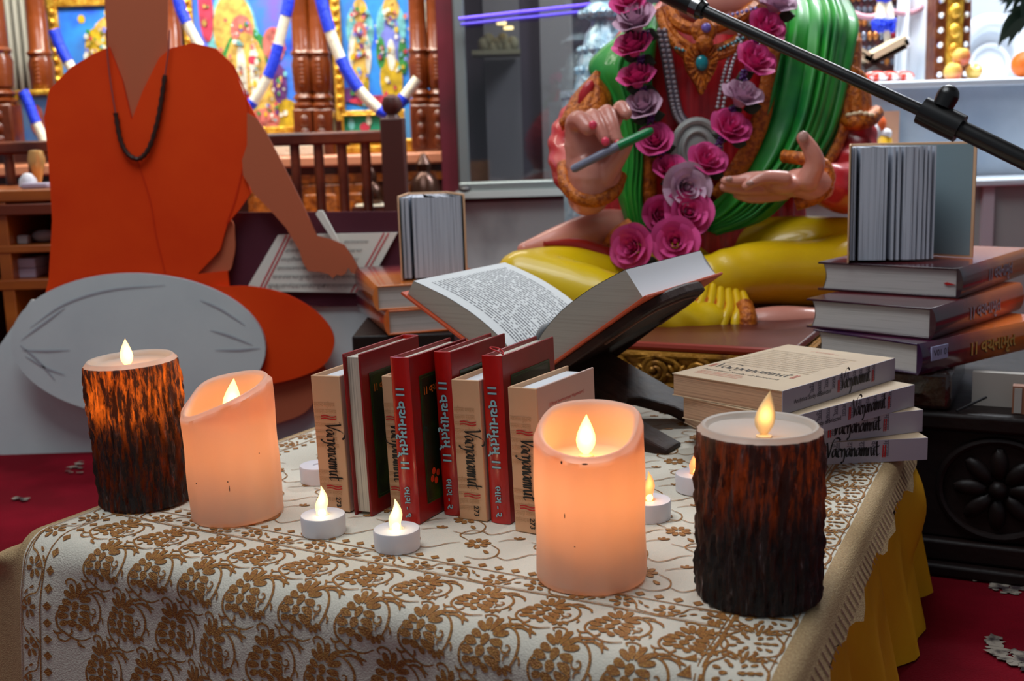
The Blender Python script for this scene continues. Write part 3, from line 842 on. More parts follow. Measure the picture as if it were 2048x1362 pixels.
stand(cream_book(.0275, .096, .1235, 'cream hardcover at the right end of the row, its pinkish front cover showing', 3), 1032, 1062, -33)

# four flat paperbacks
m_lilac = mat('paperback_spine', (176, 168, 180), 0.5); m_buff = mat('paperback_cover', (206, 182, 150), 0.55, var=(10, (196, 170, 140), 0.4, 0.7))
m_grey = mat('paperback_grey_print', (112, 106, 118), 0.6); m_pgwarm = mat_pages('paperback_pages', 'z', (196, 160, 130), (150, 118, 96), 900, .5)
SH_STUDY = text_shape('Analytical Study of Selected', .0062)
COLS = [text_shape(DEVS[i % 5][:4], .0088, bold=.0002) for i in range(5)]
def paperback(label, top=False):
    Lx, D, Hh = .200, .128, .0222
    t = thing('paperback_book', label, 'book', (0, 0, 0), 'paperbacks in the flat stack')
    c = MB(); c.box((0, 0, 0), (Lx, D, .0008), 0); c.box((0, 0, Hh-.0008), (Lx, D, Hh), 0); c.box((0, -.0008, 0), (Lx, 0, Hh), 1)
    c.build('cover', [m_buff, m_lilac], t)
    b_ = MB(); b_.box((.0008, .0001, .0008), (Lx-.0012, D-.0012, Hh-.0008)); b_.build('page_block', m_pgwarm, t)
    g = MB(); e = -.0010; cz = Hh/2
    for i in range(10):
        x0 = .048+i*.0122
        put_text(g, COLS[i % 5], lambda x, y: (x0+y*.9, e, Hh-.0006-min(x*.75, Hh-.001)))
    g.build('faint_text', m_grey, t, smooth=False, fix=False)
    l = MB(); e2 = -.0013; sc_ = .0084
    x1 = .098
    wl = brush_word(l, 'Vachanamrut', sc_, lambda x, y: (x1+x, e2, cz-.004+y), 0, wd=.24, stretch=.66)
    for xx in (x1-.006, x1+wl+.0035):
        for d in (0, .0022): l.ribbon([(xx+d, -.0062), (xx+d+.0004, .0062)], .0012, lambda a, b2: (a, e2, cz+b2), 1)
    put_text(l, SH_STUDY, lambda x, y: (x1-.080+x*.9, e2, cz-.002+y), 0)
    l.build('spine_title', [m_ink, m_redink], t, smooth=False, fix=False)
    if top:
        f = MB(); z_ = Hh+.0003
        W2 = lambda x, y: (Lx-.0+0-x-.0, D*.0+y, z_)
        # cover faces away: its lettering runs along the short side, upside down from here
        G = lambda x, y: (.052+y*1.0, .118-x, z_)
        wl2 = brush_word(f, 'Vachanamrut', .0094, G, 0, wd=.2, stretch=.98)
        for yy in (.122, .118-wl2-.004):
            for d in (0, .0026): f.ribbon([(-.002, 0), (.014, .001)], .0013, lambda a, b2: (.052+a, yy-d+b2, z_), 1)
        put_text(f, text_shape('Analytical Study of Selected', .0066), lambda x, y: (.038+y, .118-x*1.2, z_), 0)
        for i in range(3): put_text(f, text_shape(DEVS[i]+' '+DEVS[i+1]+' '+DEVS[i+2], .0045), lambda x, y: (.029-i*.0055+y, .115-x, z_), 1)
        for i in range(11): put_text(f, text_shape(DEVS[i % 5]+DEVS[(i+1) % 5]+' '+DEVS[(i+3) % 5]+DEVS[(i+2) % 5], .0062), lambda x, y: (.076+i*.0085+y, .122-x*1.1, z_), 2)
        put_text(f, text_shape('\u0964\u0964 '+DEVS[1]+' \u0964\u0964', .006), lambda x, y: (.178+y, .085-x, z_+.0002), 1)
        f.build('cover_print', [m_ink, mat('ink_red_soft', (196, 96, 76), 0.6), mat('buff_print', (180, 156, 128), 0.6)], t, smooth=False, fix=False)
    return t
HB = .0226
for k, (lab, px, py, ang) in enumerate((
    ('paperback at the bottom of the flat stack, on the cloth behind the bark candle', 1855, 875, 4),
    ('paperback second from the bottom of the flat stack, turned slightly', 1845, 819, 17),
    ('paperback directly under the topmost one of the flat stack', 1828, 769, 37.5),
    ('topmost paperback of the flat stack, its lettered buff cover in view', 1789, 716, 42.5))):
    t = paperback(lab, k == 3)
    z1 = HB*(k+1); p = T(px, py, z1); a = math.radians(ang)
    p = p-Vector((math.cos(a), math.sin(a), 0))*.2; p.z = TZ+HB*k+.0004
    place(t, p, a)

# thick volumes
m_spineglow = None
def mat_volume(name, axis_len, c0, c1, c2):
    m = bpy.data.materials.new(name); m.use_nodes = True; nt = m.node_tree; b_ = nt.nodes['Principled BSDF']
    tc = nt.nodes.new('ShaderNodeTexCoord'); sp_ = nt.nodes.new('ShaderNodeSeparateXYZ'); nt.links.new(tc.outputs['Object'], sp_.inputs[0])
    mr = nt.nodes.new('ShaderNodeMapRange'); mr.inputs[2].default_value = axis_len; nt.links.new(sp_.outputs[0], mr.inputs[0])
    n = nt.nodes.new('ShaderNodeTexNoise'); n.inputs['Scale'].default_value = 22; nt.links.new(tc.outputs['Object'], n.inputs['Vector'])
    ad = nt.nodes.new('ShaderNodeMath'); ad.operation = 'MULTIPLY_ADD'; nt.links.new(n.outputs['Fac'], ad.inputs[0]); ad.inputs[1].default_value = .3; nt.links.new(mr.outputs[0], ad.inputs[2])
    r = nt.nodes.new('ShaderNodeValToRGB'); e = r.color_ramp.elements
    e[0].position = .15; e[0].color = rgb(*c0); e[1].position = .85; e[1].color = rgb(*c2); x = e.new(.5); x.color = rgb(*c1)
    nt.links.new(ad.outputs[0], r.inputs[0]); nt.links.new(r.outputs[0], b_.inputs['Base Color'])
    b_.inputs['Roughness'].default_value = .22; b_.inputs['Coat Weight'].default_value = .5
    MATS[name] = m; return m
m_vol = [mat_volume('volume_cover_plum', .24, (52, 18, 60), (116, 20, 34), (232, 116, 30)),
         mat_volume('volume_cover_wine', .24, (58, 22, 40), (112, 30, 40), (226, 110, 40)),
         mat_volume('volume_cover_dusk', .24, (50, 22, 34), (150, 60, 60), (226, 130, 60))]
m_silver = mat('title_silver', (186, 190, 214), 0.4); m_titlegold = mat('title_gold', (240, 180, 90), 0.4); m_black = mat('title_black', (20, 16, 20), 0.5)
m_stick = mat('sticker_white', (176, 176, 214), 0.5)
m_volboard = mat('volume_board_edge', (52, 30, 26), 0.5)
SH_VOL = text_shape('\u0964\u0964 '+GUJS, .023, bold=.0004)
def volume(label, Wd, k, sticker=None, mark=False, title=True, group='thick volumes in the right stack'):
    """lies flat: spine on y=0 facing -y along x (0.24), head/tail page face on x=0 facing -x, depth Wd along y"""
    L, Hh, bt = .270, .0365, .0026
    t = thing('thick_hardcover_volume', label, 'book', (0, 0, 0), group)
    c = MB(); c.box((0, 0, 0), (L, Wd, bt)); c.box((0, 0, Hh-bt), (L, Wd, Hh))
    c.build('cover', [m_vol[k]], t, bevel=.0008)
    s_ = MB()
    s_.grid(lambda u, v: (L*u, -.006*math.sin(PI*v)**.7+.0, Hh*v), 2, 12)
    s_.grid(lambda u, v: (L*u, .002, Hh*v), 2, 2)
    for x in (0, L): s_.grid(lambda u, v: (x, (-.006*math.sin(PI*v)**.7)*(1-u)+.002*u, Hh*v), 2, 12)
    s_.build('spine', m_vol[k], t)
    b_ = MB()
    b_.grid(lambda u, v: (.004+(L-.008)*u, Wd-.006+ -.004*math.sin(PI*v), bt+(Hh-2*bt)*v), 2, 8)
    for x in (.004, L-.004): b_.grid(lambda u, v: (x, .001+(Wd-.007-.004*math.sin(PI*v)-.001)*u, bt+(Hh-2*bt)*v), 6, 8)
    b_.build('page_block', m_pg_z, t)
    if title:
        l = MB(); f1 = lambda x, y: (.092+x, -.0066, Hh*.50+y); f2 = lambda x, y: (.0915+x, -.0063, Hh*.50-.0008+y)
        shape_pair(l, SH_VOL, f1, f2, 0, 1); l.build('spine_title', [m_titlegold if k == 0 else m_silver, m_black], t, smooth=False, fix=False)
    if sticker:
        q = MB(); q.box((.016, -.0068, Hh*.42), (.048, -.0050, Hh*.86)); 
        put_text(q, text_shape(sticker, .0105), lambda x, y: (.0195+x, -.0071, Hh*.64+y), 1)
        q.build('sticker', [m_stick, m_black], t, smooth=False, fix=False)
    if mark:
        q = MB(); q.prism([(0, -.0012), (.010, -.0025), (.014, 0), (.010, .0012)], lambda x, y, d: (.0036-d, .004+x, Hh*.48+y), .0012); q.build('bookmark_ribbon', m_redink, t)
    return t
def lay(t, corner_px, far_px, ztop, yaw_sp):
    """corner_px: near spine corner of the upper face; yaw of the spine direction"""
    p = T(*corner_px, ztop); t.matrix_world = Matrix.Translation(Vector((p.x, p.y, TZ+ztop-.0365))) @ Matrix.Rotation(math.radians(yaw_sp), 4, 'Z')
Z1 = .080
lay(volume('thick dark volume with a V01 01 sticker, bottom of the right stack', .150, 0, sticker='V01 01'), (1837, 688), None, Z1, 36)
lay(volume('thick wine-coloured volume with silver lettering, middle of the right stack', .160, 1), (1863, 617), None, Z1+.037, 46)
lay(volume('thick volume with a red bookmark, top of the right stack', .180, 2, mark=True), (1917, 537), None, Z1+.074, 50)
# red ribbon loop on the second-last red book
_rr = [o for o in bpy.data.objects if o.get('label', '').startswith('red hardcover with a red ribbon loop')][0]
q = MB(); q.tube([(.008+.006*math.cos(a), .012+.004*math.sin(a), .1445+.006*math.sin(a*.5)) for a in [i*PI/8 for i in range(17)]], .0006, 6)
q.build('ribbon_loop', m_redink, _rr)

# ================================================================== OPEN BOOK ON ITS FOLDING STAND
psi, AL, BE = math.radians(58), math.radians(30.5), math.radians(35)
G = P(1045, 735, 1.225); BW, BL = .146, .196
ax = Vector((math.cos(psi), math.sin(psi), 0)); nn = Vector((math.sin(psi), -math.cos(psi), 0)); zz = Vector((0, 0, 1))
SPW = .05
m_rehal = mat('stand_wood', (58, 32, 22), 0.55, var=(16, (34, 18, 13), 0.35, 0.65, (1, 1, 5)), bump=(60, 0.4), spec=0.3)
m_rehal2 = mat('stand_wood_cut', (106, 62, 40), 0.6, var=(40, (80, 44, 28), 0.4, 0.7))
rl = thing('folding_book_stand', 'dark carved wooden folding stand holding the open book, crossed legs', 'book stand', Vector((G.x, G.y, TZ)))
def plank(name, sg, ang):
    d = nn*sg*math.cos(ang)+zz*math.sin(ang)             # towards the raised end
    nrm = -nn*sg*math.sin(ang)+zz*math.cos(ang)
    C0 = G+ax*(BL*.42)-zz*.0125+nn*.010
    low = -(C0.z-TZ-.006)/math.sin(ang)                  # foot
    hw = BL*.40
    d2 = nn*sg*math.cos(ang*.7)+zz*math.sin(ang*.7); low = -(C0.z-TZ-.004)/math.sin(ang*.7); dd = lambda x: d*x if x >= 0 else d2*x
    out = cat_rom([(.172, -hw*.55), (.176, 0), (.172, hw*.55)], 8)
    up = [(.0, -hw), (.10, -hw), (.15, -hw*.96), (.168, -hw*.75)]+out+[(.168, hw*.75), (.15, hw*.96), (.10, hw), (0, hw)]
    lw = [(low*.35, hw), (low, hw), (low, hw*.52), (low*.72, hw*.48), (low*.52, hw*.2), (low*.48, 0), (low*.52, -hw*.2), (low*.72, -hw*.48), (low, -hw*.52), (low, -hw), (low*.35, -hw)]
    b_ = MB(); b_.prism(up+lw, lambda x, y, t_: C0+dd(x)+ax*y-nrm*t_, .013, 0)
    b_.build(name, [m_rehal, m_rehal2], rl, smooth=False, bevel=.003)
    g = MB()                                              # carved groove lines near the rim
    q = [(x*.93, y*.88) for x, y in up if x > .08]
    g.tube([C0+d*x+ax*y-nrm*.0135 for x, y in cat_rom(q, 30)], .0015, 6)
    g.build('carved_line', m_rehal2, rl)
plank('plank', -1, AL); plank('plank', 1, BE)
bk = thing('open_book', 'large open book with printed pages and orange cover lying on the folding stand', 'book', G.copy())
m_orange = mat('cover_orange', (196, 78, 40), 0.5, coat=0.1)
m_pgo = mat_pages('page_edges_open', 'z', (168, 161, 150), (156, 149, 138), 1400, .5)
m_print = mat_print('printed_page', 34, (214, 216, 216), (104, 106, 110), words=24)
def half(sg, ang, prof, nm):
    d = nn*sg*math.cos(ang)+zz*math.sin(ang); nrm = -nn*sg*math.sin(ang)+zz*math.cos(ang)
    B0 = G+nn*sg*SPW*.5
    F = lambda p, q, a: B0+d*p+nrm*q+ax*a
    b_ = MB(); b_.prism([(-.002, -.0035), (BW+.006, -.0035), (BW+.006, -.0005), (-.002, -.0005)], lambda x, y, t_: F(x, y, -.005+t_), BL+.010)
    b_.build('cover_board', m_orange, bk, smooth=False, bevel=.0006)
    P_ = cat_rom(prof, 26)
    # page block: outer shell from cover to page surface
    g = MB()
    n = len(P_)
    for a in (0.0, BL):
        o = len(g.v)
        for p, q in P_: g.v.append(F(p, 0, a)); g.v.append(F(p, q, a))
        for i in range(n-1): g.f.append((o+2*i, o+2*i+2, o+2*i+3, o+2*i+1)); g.m.append(0)
    g.grid(lambda u, v: F(BW-.0015*math.sin(PI*v), P_[-1][1]*v, BL*u), 4, 4, mi=1)  # fore-edge faces up: its brighter light is put in as whiter paper
    g.build('page_block', [m_pgo, m_white], bk, angle=30)
    t_ = MB()
    PP = cat_rom(P_, 41); t_.grid(lambda u, v: F(PP[int(round(u*40))][0], PP[int(round(u*40))][1]+.0006, BL*v), 40, 8, uv=True)
    t_.build('page', m_print, bk, fix=False)
    return F
FL_ = half(-1, AL, [(-.026, .006), (-.012, .014), (.012, .024), (.05, .0285), (.09, .027), (.125, .0215), (BW, .017)], 'left')
FR_ = half(1, BE, [(-.020, .004), (-.004, .016), (.02, .030), (.055, .038), (.095, .039), (.125, .036), (BW, .033)], 'right')
sp_ = MB(); sp_.grid(lambda u, v: G+nn*SPW*(u-.5)*1.0+ax*(-.005+(BL+.010)*v)-zz*(.003+.004*math.sin(PI*u)), 10, 2); sp_.build('spine', m_orange, bk, solid=.002)
for i, (k, m_) in enumerate(((.82, .45), (.72, .6), (.6, .8))):
    lf = MB(); lf.grid(lambda u, v: FR_(-.019+u*(.05+.03*i), .004+.005+(.030-.004*i)*math.sin(u*PI*.5)**1.2, BL*v), 14, 2); lf.build('loose_page', m_white, bk, fix=False)

# ================================================================== STANDING OPEN CREAM BOOKS
m_endp = mat('endpaper_grey', (126, 146, 152), 0.7); m_pgblue = mat_pages('page_edges_fan', 'x', (190, 196, 208), (126, 132, 146), 900, .5)
def fan_book(label, base, yaw, a_l, a_r, leaves, D=.092, H=.1235, block=.018, w2=.022, dark=False):
    """stands upright, spine to the back, covers parted; angles from straight ahead, negative = left"""
    t = thing('open_standing_book', label, 'book', (0, 0, 0))
    def board(nm, x0, ang, m1):
        c, s = math.cos(ang), math.sin(ang)
        M = Matrix.Translation((x0, 0, 0)) @ Matrix.Rotation(ang, 4, 'Z')
        b_ = MB(); b_.box((-.0011, -D, 0), (.0011, 0, H), 0, M); b_.build(nm, m_cream, t, bevel=.0005)
        e_ = MB(); sx = .0014 if x0 < 0 else -.0014
        e_.poly([M @ Vector((sx, -D+.004, .003)), M @ Vector((sx, -.004, .003)), M @ Vector((sx, -.004, H-.003)), M @ Vector((sx, -D+.004, H-.003))]); e_.build('endpaper', m1, t, smooth=False)
    board('cover_board', -w2, a_l, m_endp); board('cover_board', w2, a_r, m_endp if not dark else mat('endpaper_dark', (40, 52, 50), 0.7))
    s_ = MB(); s_.box((-w2-.001, 0, 0), (w2+.001, .002, H)); s_.build('spine', m_cream, t, bevel=.0005)
    n = len(leaves); x = -w2+.003; tot = sum(l[0] for l in leaves); k = (2*w2-.006)/tot
    for th, ang in leaves:
        th_ = th*k; c, s = math.cos(ang), math.sin(ang)
        b_ = MB()
        o = []
        for j in range(7):
            f = j/6; a = ang*min(1, f*2.2)
            o.append((x+ -math.sin(a)*0+(f*D*.94)*math.sin(ang)*(f**.5), -(f*D*.94)*math.cos(ang)))
        wd = th_*(1.0)
        nx = .0
        poly = [(p, q) for p, q in o]+[(p+wd*(1+1.35*(-q/D)), q) for p, q in reversed(o)]
        b_.prism(poly, lambda a_, b2, d_: (a_, b2, .003+d_), H-.0065)
        b_.build('page_section', m_pgblue, t, smooth=False)
        x += th_
    t.matrix_world = Matrix.Translation(base) @ Matrix.Rotation(yaw, 4, 'Z')
    return t
lv = [(1, -.04), (1, -.02), (9, .03), (5, .06), (1.2, .13), (1.0, .20), (1.2, .24), (4, .29), (2.5, .33), (2, .37), (1.2, .41), (1, .45), (.6, .50)]
pb = T(1790, 520, Z1+.074+.001); pb.z = TZ+Z1+.0745
fan_book('cream book standing open with fanned pages and grey endpaper, on the right stack', Vector((T(1762, 505, Z1+.074).x-.022, T(1762, 505, Z1+.074).y, TZ+Z1+.0745)), -.26, -.03, .98, lv, D=.130, H=.148)
# left stack of volumes
YL = 1.66
v2 = volume('thick volume with orange cover under the standing open book at the left', .17, 2, title=False, group='thick volumes in the left stack')
v1 = volume('thick volume lying at the bottom of the left stack, behind the standing row', .17, 1, title=False, group='thick volumes in the left stack')
zt = P(752, 572, YL).z
for v_, px, far, zc in ((v2, 754, 103, zt), (v1, 774, 106, zt-.0368)):
    a = math.radians(far-180); R = Matrix.Rotation(a, 4, 'Z'); c = P(px, 600, YL); c.z = zc
    v_.matrix_world = Matrix.Translation(c-(R @ Vector((.270, 0, .0365)))) @ R
lv2 = [(1, -.12), (1.2, -.08), (8, .0), (4, .03), (3, .10), (6, .13), (3, .17), (1.5, .20)]
q_ = P(862, 556, YL+.15); q_.z = zt+.0006
fan_book('cream book standing open on the left stack beside the paper sheet', q_, .06, -.12, .24, lv2, D=.105, H=.126, w2=.030, dark=True)
ST_BASE = zt-.0368-.0365

# ================================================================== THRONE BENCH UNDER THE STATUE
m_darkwood = mat('throne_wood', (30, 16, 13), 0.5, var=(10, (18, 10, 10), 0.35, 0.65), bump=(50, 0.3), spec=0.3)
m_gilt = mat('gilt_carving', (170, 118, 36), 0.4, 0.55, var=(40, (104, 62, 18), 0.45, 0.7), bump=(90, 0.6))
ZB = TZ-.004
BR = math.radians(-26); B1 = Vector((math.cos(BR), math.sin(BR), 0)); B2 = Vector((-math.sin(BR), math.cos(BR), 0)); B0 = Vector((.174, 1.45, 0))
def bloc(p): d = Vector(p)-B0; return d.dot(B1), d.dot(B2)
bn = thing('throne_bench', 'low dark carved wooden throne bench under the painted statue', 'bench', (0, 0, 0))
BX0, BX1, BY1 = -.21, .66, .80
b_ = MB(); b_.box((BX0, 0, ZB-.022), (BX1, BY1, ZB)); b_.build('seat_board', m_darkwood, bn, bevel=.005)
b_ = MB(); b_.box((BX0+.01, .012, .042), (BX1-.01, BY1-.01, ZB-.022)); b_.build('carved_panel', m_darkwood, bn, bevel=.003)
b_ = MB(); b_.box((BX0-.01, -.012, 0), (BX1+.01, BY1+.01, .016)); b_.box((BX0, 0, .016), (BX1, BY1, .042)); b_.build('plinth', m_darkwood, bn, bevel=.004)
for cx in (.26, .42, .575):
    r_ = MB(); cz = .107; F = lambda x, z_, d=0: Vector((cx+x, .010-d, cz+z_))
    r_.tube([F(.064*math.cos(i*PI/20), .058*math.sin(i*PI/20)) for i in range(41)], .005, 8)
    for k in range(8):
        a = k*PI/4; r_.ball(F(.030*math.cos(a), .030*math.sin(a)), (.020, .007, .010), 10, 0, Matrix.Rotation(-a, 4, 'Y'))
    r_.ball(F(0, 0), (.011, .011, .011), 12)
    r_.build('rosette', m_darkwood, bn)
place(bn, B0, BR)
# wrapped block carrying the right stack, and small things under it
m_film = mat('brown_wrapped_block', (66, 40, 32), 0.16, var=(30, (40, 24, 22), 0.4, 0.7), bump=(60, 0.9), coat=0.8)
zb1 = TZ+Z1-.0372
w_ = MB(); w_.box((0, 0, 0), (.150, .20, zb1-ZB-.0006)); ow = w_.build('wrapped_block', m_film, bevel=.006)
tag(ow, 'brown block wrapped in shiny film under the right stack of volumes', 'block'); place(ow, B0+B1*.215+B2*.008+zz*(ZB+.0003), BR)
m_stone = mat('pale_card', (176, 168, 160), 0.7)
w_ = MB(); w_.box((0, 0, 0), (.060, .012, .040)); ow = w_.build('card_panel', m_stone, smooth=False); place(ow, B0+B1*.385+B2*.05+zz*(ZB+.0003), BR)
tag(ow, 'plain pale grey card standing on the bench beneath the lowest thick volume', 'card')
w_ = MB(); w_.box((0, 0, 0), (.07, .015, .032)); w_.box((.002, -.001, .001), (.010, 0, .030), 1); ow = w_.build('picture_card', [mat('card_brown', (150, 96, 70), 0.6), m_stone], smooth=False)
place(ow, B0+B1*.430+B2*.02+zz*(ZB+.0003), BR); tag(ow, 'small brown card with a pale edge at the right edge of the bench', 'card')
w_ = MB(); w_.tube([(0, 0, .0022), (.030, .026, .015)], .0016, 8); ow = w_.build('black_stick', m_black); place(ow, B0+B1*.372+B2*.004+zz*(ZB+.0003), BR); tag(ow, 'thin black stick lying against the pale card on the bench', 'stick')
# gilt carved base and maroon seat
gb = thing('statue_base', 'gilt scroll-carved base with a maroon top under the seated statue', 'statue base', (0, 0, 0))
GX0, GX1, GY0, GY1 = -.20, .185, .022, .74
zg0, zg1 = ZB+.0003, P(1300, 712, 1.44).z
b_ = MB(); b_.box((GX0, GY0, zg0), (GX1, GY1, zg1)); b_.build('plinth', m_gilt, gb, smooth=False)
mo = MB()
for zz_, r_ in ((zg1-.004, .005), (zg0+.005, .005)): mo.tube([(GX0, GY0-.002, zz_), (GX1, GY0-.002, zz_)], r_, 8); mo.tube([(GX1+.002, GY0, zz_), (GX1+.002, GY1, zz_)], r_, 8)
mo.build('moulding', m_gilt, gb)
sc_ = MB(); hz = (zg0+zg1)/2; hh = (zg1-zg0); fy = GY0-.003
for i in range(7):
    cx = GX0+.03+i*.058; sg = 1 if i % 2 else -1
    pts = []
    for k in range(26):
        a = k/25*4.4*PI; r_ = hh*.37*(1-.8*k/25)
        pts.append((cx+r_*math.cos(a+PI*.5*sg), fy-.004*k/25, hz+sg*r_*math.sin(a+PI*.5*sg)))
    sc_.tube(pts, [.0052*(1-.4*k/25) for k in range(26)], 8)
    sc_.ball(pts[-1], .0055, 10)
    for k in range(5):
        a = math.radians(20+35*k); sc_.ball((cx+.028+.012*math.cos(a), fy, hz-sg*.010+sg*.016*math.sin(a)), (.008, .005, .0038), 8, 0, Matrix.Rotation(-a*sg, 4, 'Y'))
    sc_.tube([(cx-.024, fy, hz+sg*hh*.3), (cx, fy-.002, hz+sg*hh*.42), (cx+.024, fy, hz+sg*hh*.28), (cx+.04, fy, hz)], [.0025, .004, .004, .0025], 8)
sc_.build('scroll_carving', m_gilt, gb)
m_seat = mat('seat_maroon', (92, 20, 12), 0.45, var=(6, (70, 14, 10), 0.4, 0.7), coat=0.2)
zs1 = P(1400, 688, 1.46).z
b_ = MB(); b_.box((GX0+.006, GY0+.008, zg1), (GX1-.004, GY1-.004, zs1)); b_.build('seat_top', m_seat, gb, bevel=.006)
b_ = MB(); b_.tube([(GX0, GY0+.004, zg1+.006), (GX1, GY0+.004, zg1+.006)], .006, 8); b_.build('seat_trim', mat('seat_trim', (140, 40, 18), 0.4), gb)
place(gb, B0, BR)
# support for the left stack
w_ = MB(); w_.box((-.235, YL+.005, 0), (-.085, YL+.23, ST_BASE-.0004)); ow = w_.build('wooden_box', m_darkwood, bevel=.003, loc=(-.15, YL+.13, 0))
tag(ow, 'dark wooden box on the carpet under the left stack of volumes', 'box')

# ================================================================== THE PAINTED STATUE
st = thing('seated_statue', 'life-size painted statue seated cross-legged in green shawl and yellow robe, holding a pen', 'statue', B0+B2*.35+zz*(zs1))
m_skin = mat('statue_skin', (222, 154, 136), 0.38, var=(9, (204, 128, 112), 0.4, 0.7), coat=0.25)
m_blouse = mat('statue_blouse', (220, 34, 44), 0.4, var=(26, (186, 18, 32), 0.4, 0.65, (6, 1, .5)), coat=0.2)
m_shawl = mat('statue_shawl', (52, 172, 56), 0.48, var=(9, (14, 118, 58), 0.4, 0.66), coat=0.1)
m_orn = mat('statue_ornament', (206, 112, 22), 0.4, 0.15, var=(120, (150, 66, 10), 0.45, 0.62), bump=(180, 0.8))
m_dhoti = mat('statue_dhoti', (234, 198, 10), 0.36, var=(5, (222, 172, 6), 0.4, 0.7), coat=0.35)
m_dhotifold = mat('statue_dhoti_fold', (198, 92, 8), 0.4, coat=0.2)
m_sash = mat('statue_sash', (150, 24, 8), 0.4, coat=0.2)
m_pearl = mat('statue_pearl', (176, 170, 178), 0.25, 0.2); m_pearlband = mat('statue_pearl_band', (96, 88, 100), 0.4)
m_teal = mat('statue_gem_teal', (16, 130, 140), 0.2, coat=0.5); m_violet = mat('statue_gem_violet', (120, 104, 190), 0.2, coat=0.5)
m_nail = mat('statue_nail', (240, 66, 96), 0.3, coat=0.4); m_medal = mat('statue_medallion', (170, 172, 168), 0.45, 0.2)
def L4(px, py, Y, r): p = P(px, py, Y); return (p.x, p.y, p.z, S(r, Y))
def tubeq(mb, pts, n=12, samples=16, mi=0): mb.limb([L4(*p) for p in pts], n, samples, mi); return mb
# torso: red blouse with vertical pleats, running up into the neck
prof = [(-75, 1437, 62, .055), (-20, 1437, 92, .07), (20, 1437, 140, .085), (60, 1440, 196, .095), (130, 1442, 226, .11), (220, 1425, 225, .12), (330, 1410, 205, .12), (440, 1400, 205, .125), (540, 1400, 230, .13)]
YT = 1.97
def torso(u, v):
    q = cat_rom(prof, 41)[int(round(v*40))]; c = P(q[1], q[0], YT); a = 2*PI*u
    r1, r2 = S(q[2], YT), q[3]
    fo = 1+.018*math.sin(a*26)*min(1, v*3)
    return c+Vector((r1*math.cos(a)*fo, r2*math.sin(a)*fo, 0))
b_ = MB(); b_.grid(torso, 120, 40, cu=True); b_.build('blouse', m_blouse, st, angle=80)
b_ = MB(); tubeq(b_, [(1440, 30, YT-.03, 96), (1440, -30, YT-.02, 76), (1440, -110, YT-.01, 70)], 20); b_.ball(P(1440, 10, YT-.055), (S(112, YT), .06, S(52, YT)), 20); b_.build('neck', m_skin, st)
# shawl panels
def sheet(name, Lp, Rp, nu, nv, folds, amp, bulge, m, parent=st, thick=.006, ph=0.0, exps=.8):
    Lq = [P(*p) for p in cat_rom(Lp, nv+1)]; Rq = [P(*p) for p in cat_rom(Rp, nv+1)]
    def fn(u, v):
        i = int(round(v*nv)); a, c = Lq[i], Rq[i]; p = a.lerp(c, u)
        k_ = 2*PI*folds*(u+.05*math.sin(u*9+1.3)+.03*math.sin(v*4.0+u*5))+ph
        w_ = amp*(abs(math.sin(k_*.5))**.75*2-1)*(.65+.35*math.sin(u*13+v*5))
        p = p+Vector((0, -1, .15))*(bulge*math.sin(PI*u)+w_)
        return p
    g = MB(); g.grid(fn, nu, nv); return g.build(name, m, parent, solid=thick, angle=180)
sheet('shawl_left', [(1292, 20, 2.02), (1240, 68, 1.93), (1196, 104, 1.90), (1176, 138, 1.89), (1204, 190, 1.87), (1232, 250, 1.85), (1240, 320, 1.84), (1234, 380, 1.84), (1246, 430, 1.84), (1262, 470, 1.84)],
      [(1320, 16, 2.0), (1318, 60, 1.86), (1312, 110, 1.84), (1304, 170, 1.83), (1300, 230, 1.83), (1296, 290, 1.83), (1292, 340, 1.83), (1290, 390, 1.83), (1288, 430, 1.83), (1290, 462, 1.83)], 50, 50, 4.2, .0075, .03, m_shawl)
sheet('shawl_right', [(1560, -30, 2.0), (1566, 30, 1.90), (1562, 90, 1.86), (1548, 170, 1.83), (1526, 250, 1.82), (1488, 330, 1.81), (1440, 390, 1.81), (1400, 430, 1.82), (1376, 452, 1.83)],
      [(1690, -10, 2.06), (1716, 46, 1.97), (1708, 110, 1.93), (1694, 190, 1.91), (1672, 270, 1.89), (1636, 330, 1.86), (1590, 384, 1.84), (1530, 440, 1.83), (1440, 470, 1.83)], 90, 54, 7.2, .011, .035, m_shawl)
sheet('shawl_border_left', [(1286, 270, 1.815), (1286, 330, 1.812), (1286, 400, 1.812), (1292, 430, 1.815)], [(1316, 262, 1.82), (1314, 330, 1.815), (1314, 400, 1.815), (1320, 426, 1.82)], 8, 24, 1, .001, .004, m_orn)
sheet('shawl_border_right', [(1536, 60, 1.845), (1524, 140, 1.825), (1508, 220, 1.815), (1482, 290, 1.808), (1446, 350, 1.805), (1420, 385, 1.81)], [(1566, 66, 1.85), (1556, 150, 1.83), (1542, 235, 1.815), (1516, 305, 1.806), (1478, 368, 1.803), (1440, 405, 1.81)], 8, 30, 1, .001, .004, m_orn)
sheet('shawl_border_outer', [(1704, 70, 1.935), (1694, 140, 1.91), (1688, 200, 1.895), (1672, 270, 1.875), (1640, 330, 1.845), (1612, 362, 1.83)], [(1724, 78, 1.95), (1722, 140, 1.93), (1710, 205, 1.91), (1694, 275, 1.885), (1664, 334, 1.85), (1634, 372, 1.835)], 8, 30, 1, .001, .006, m_orn)
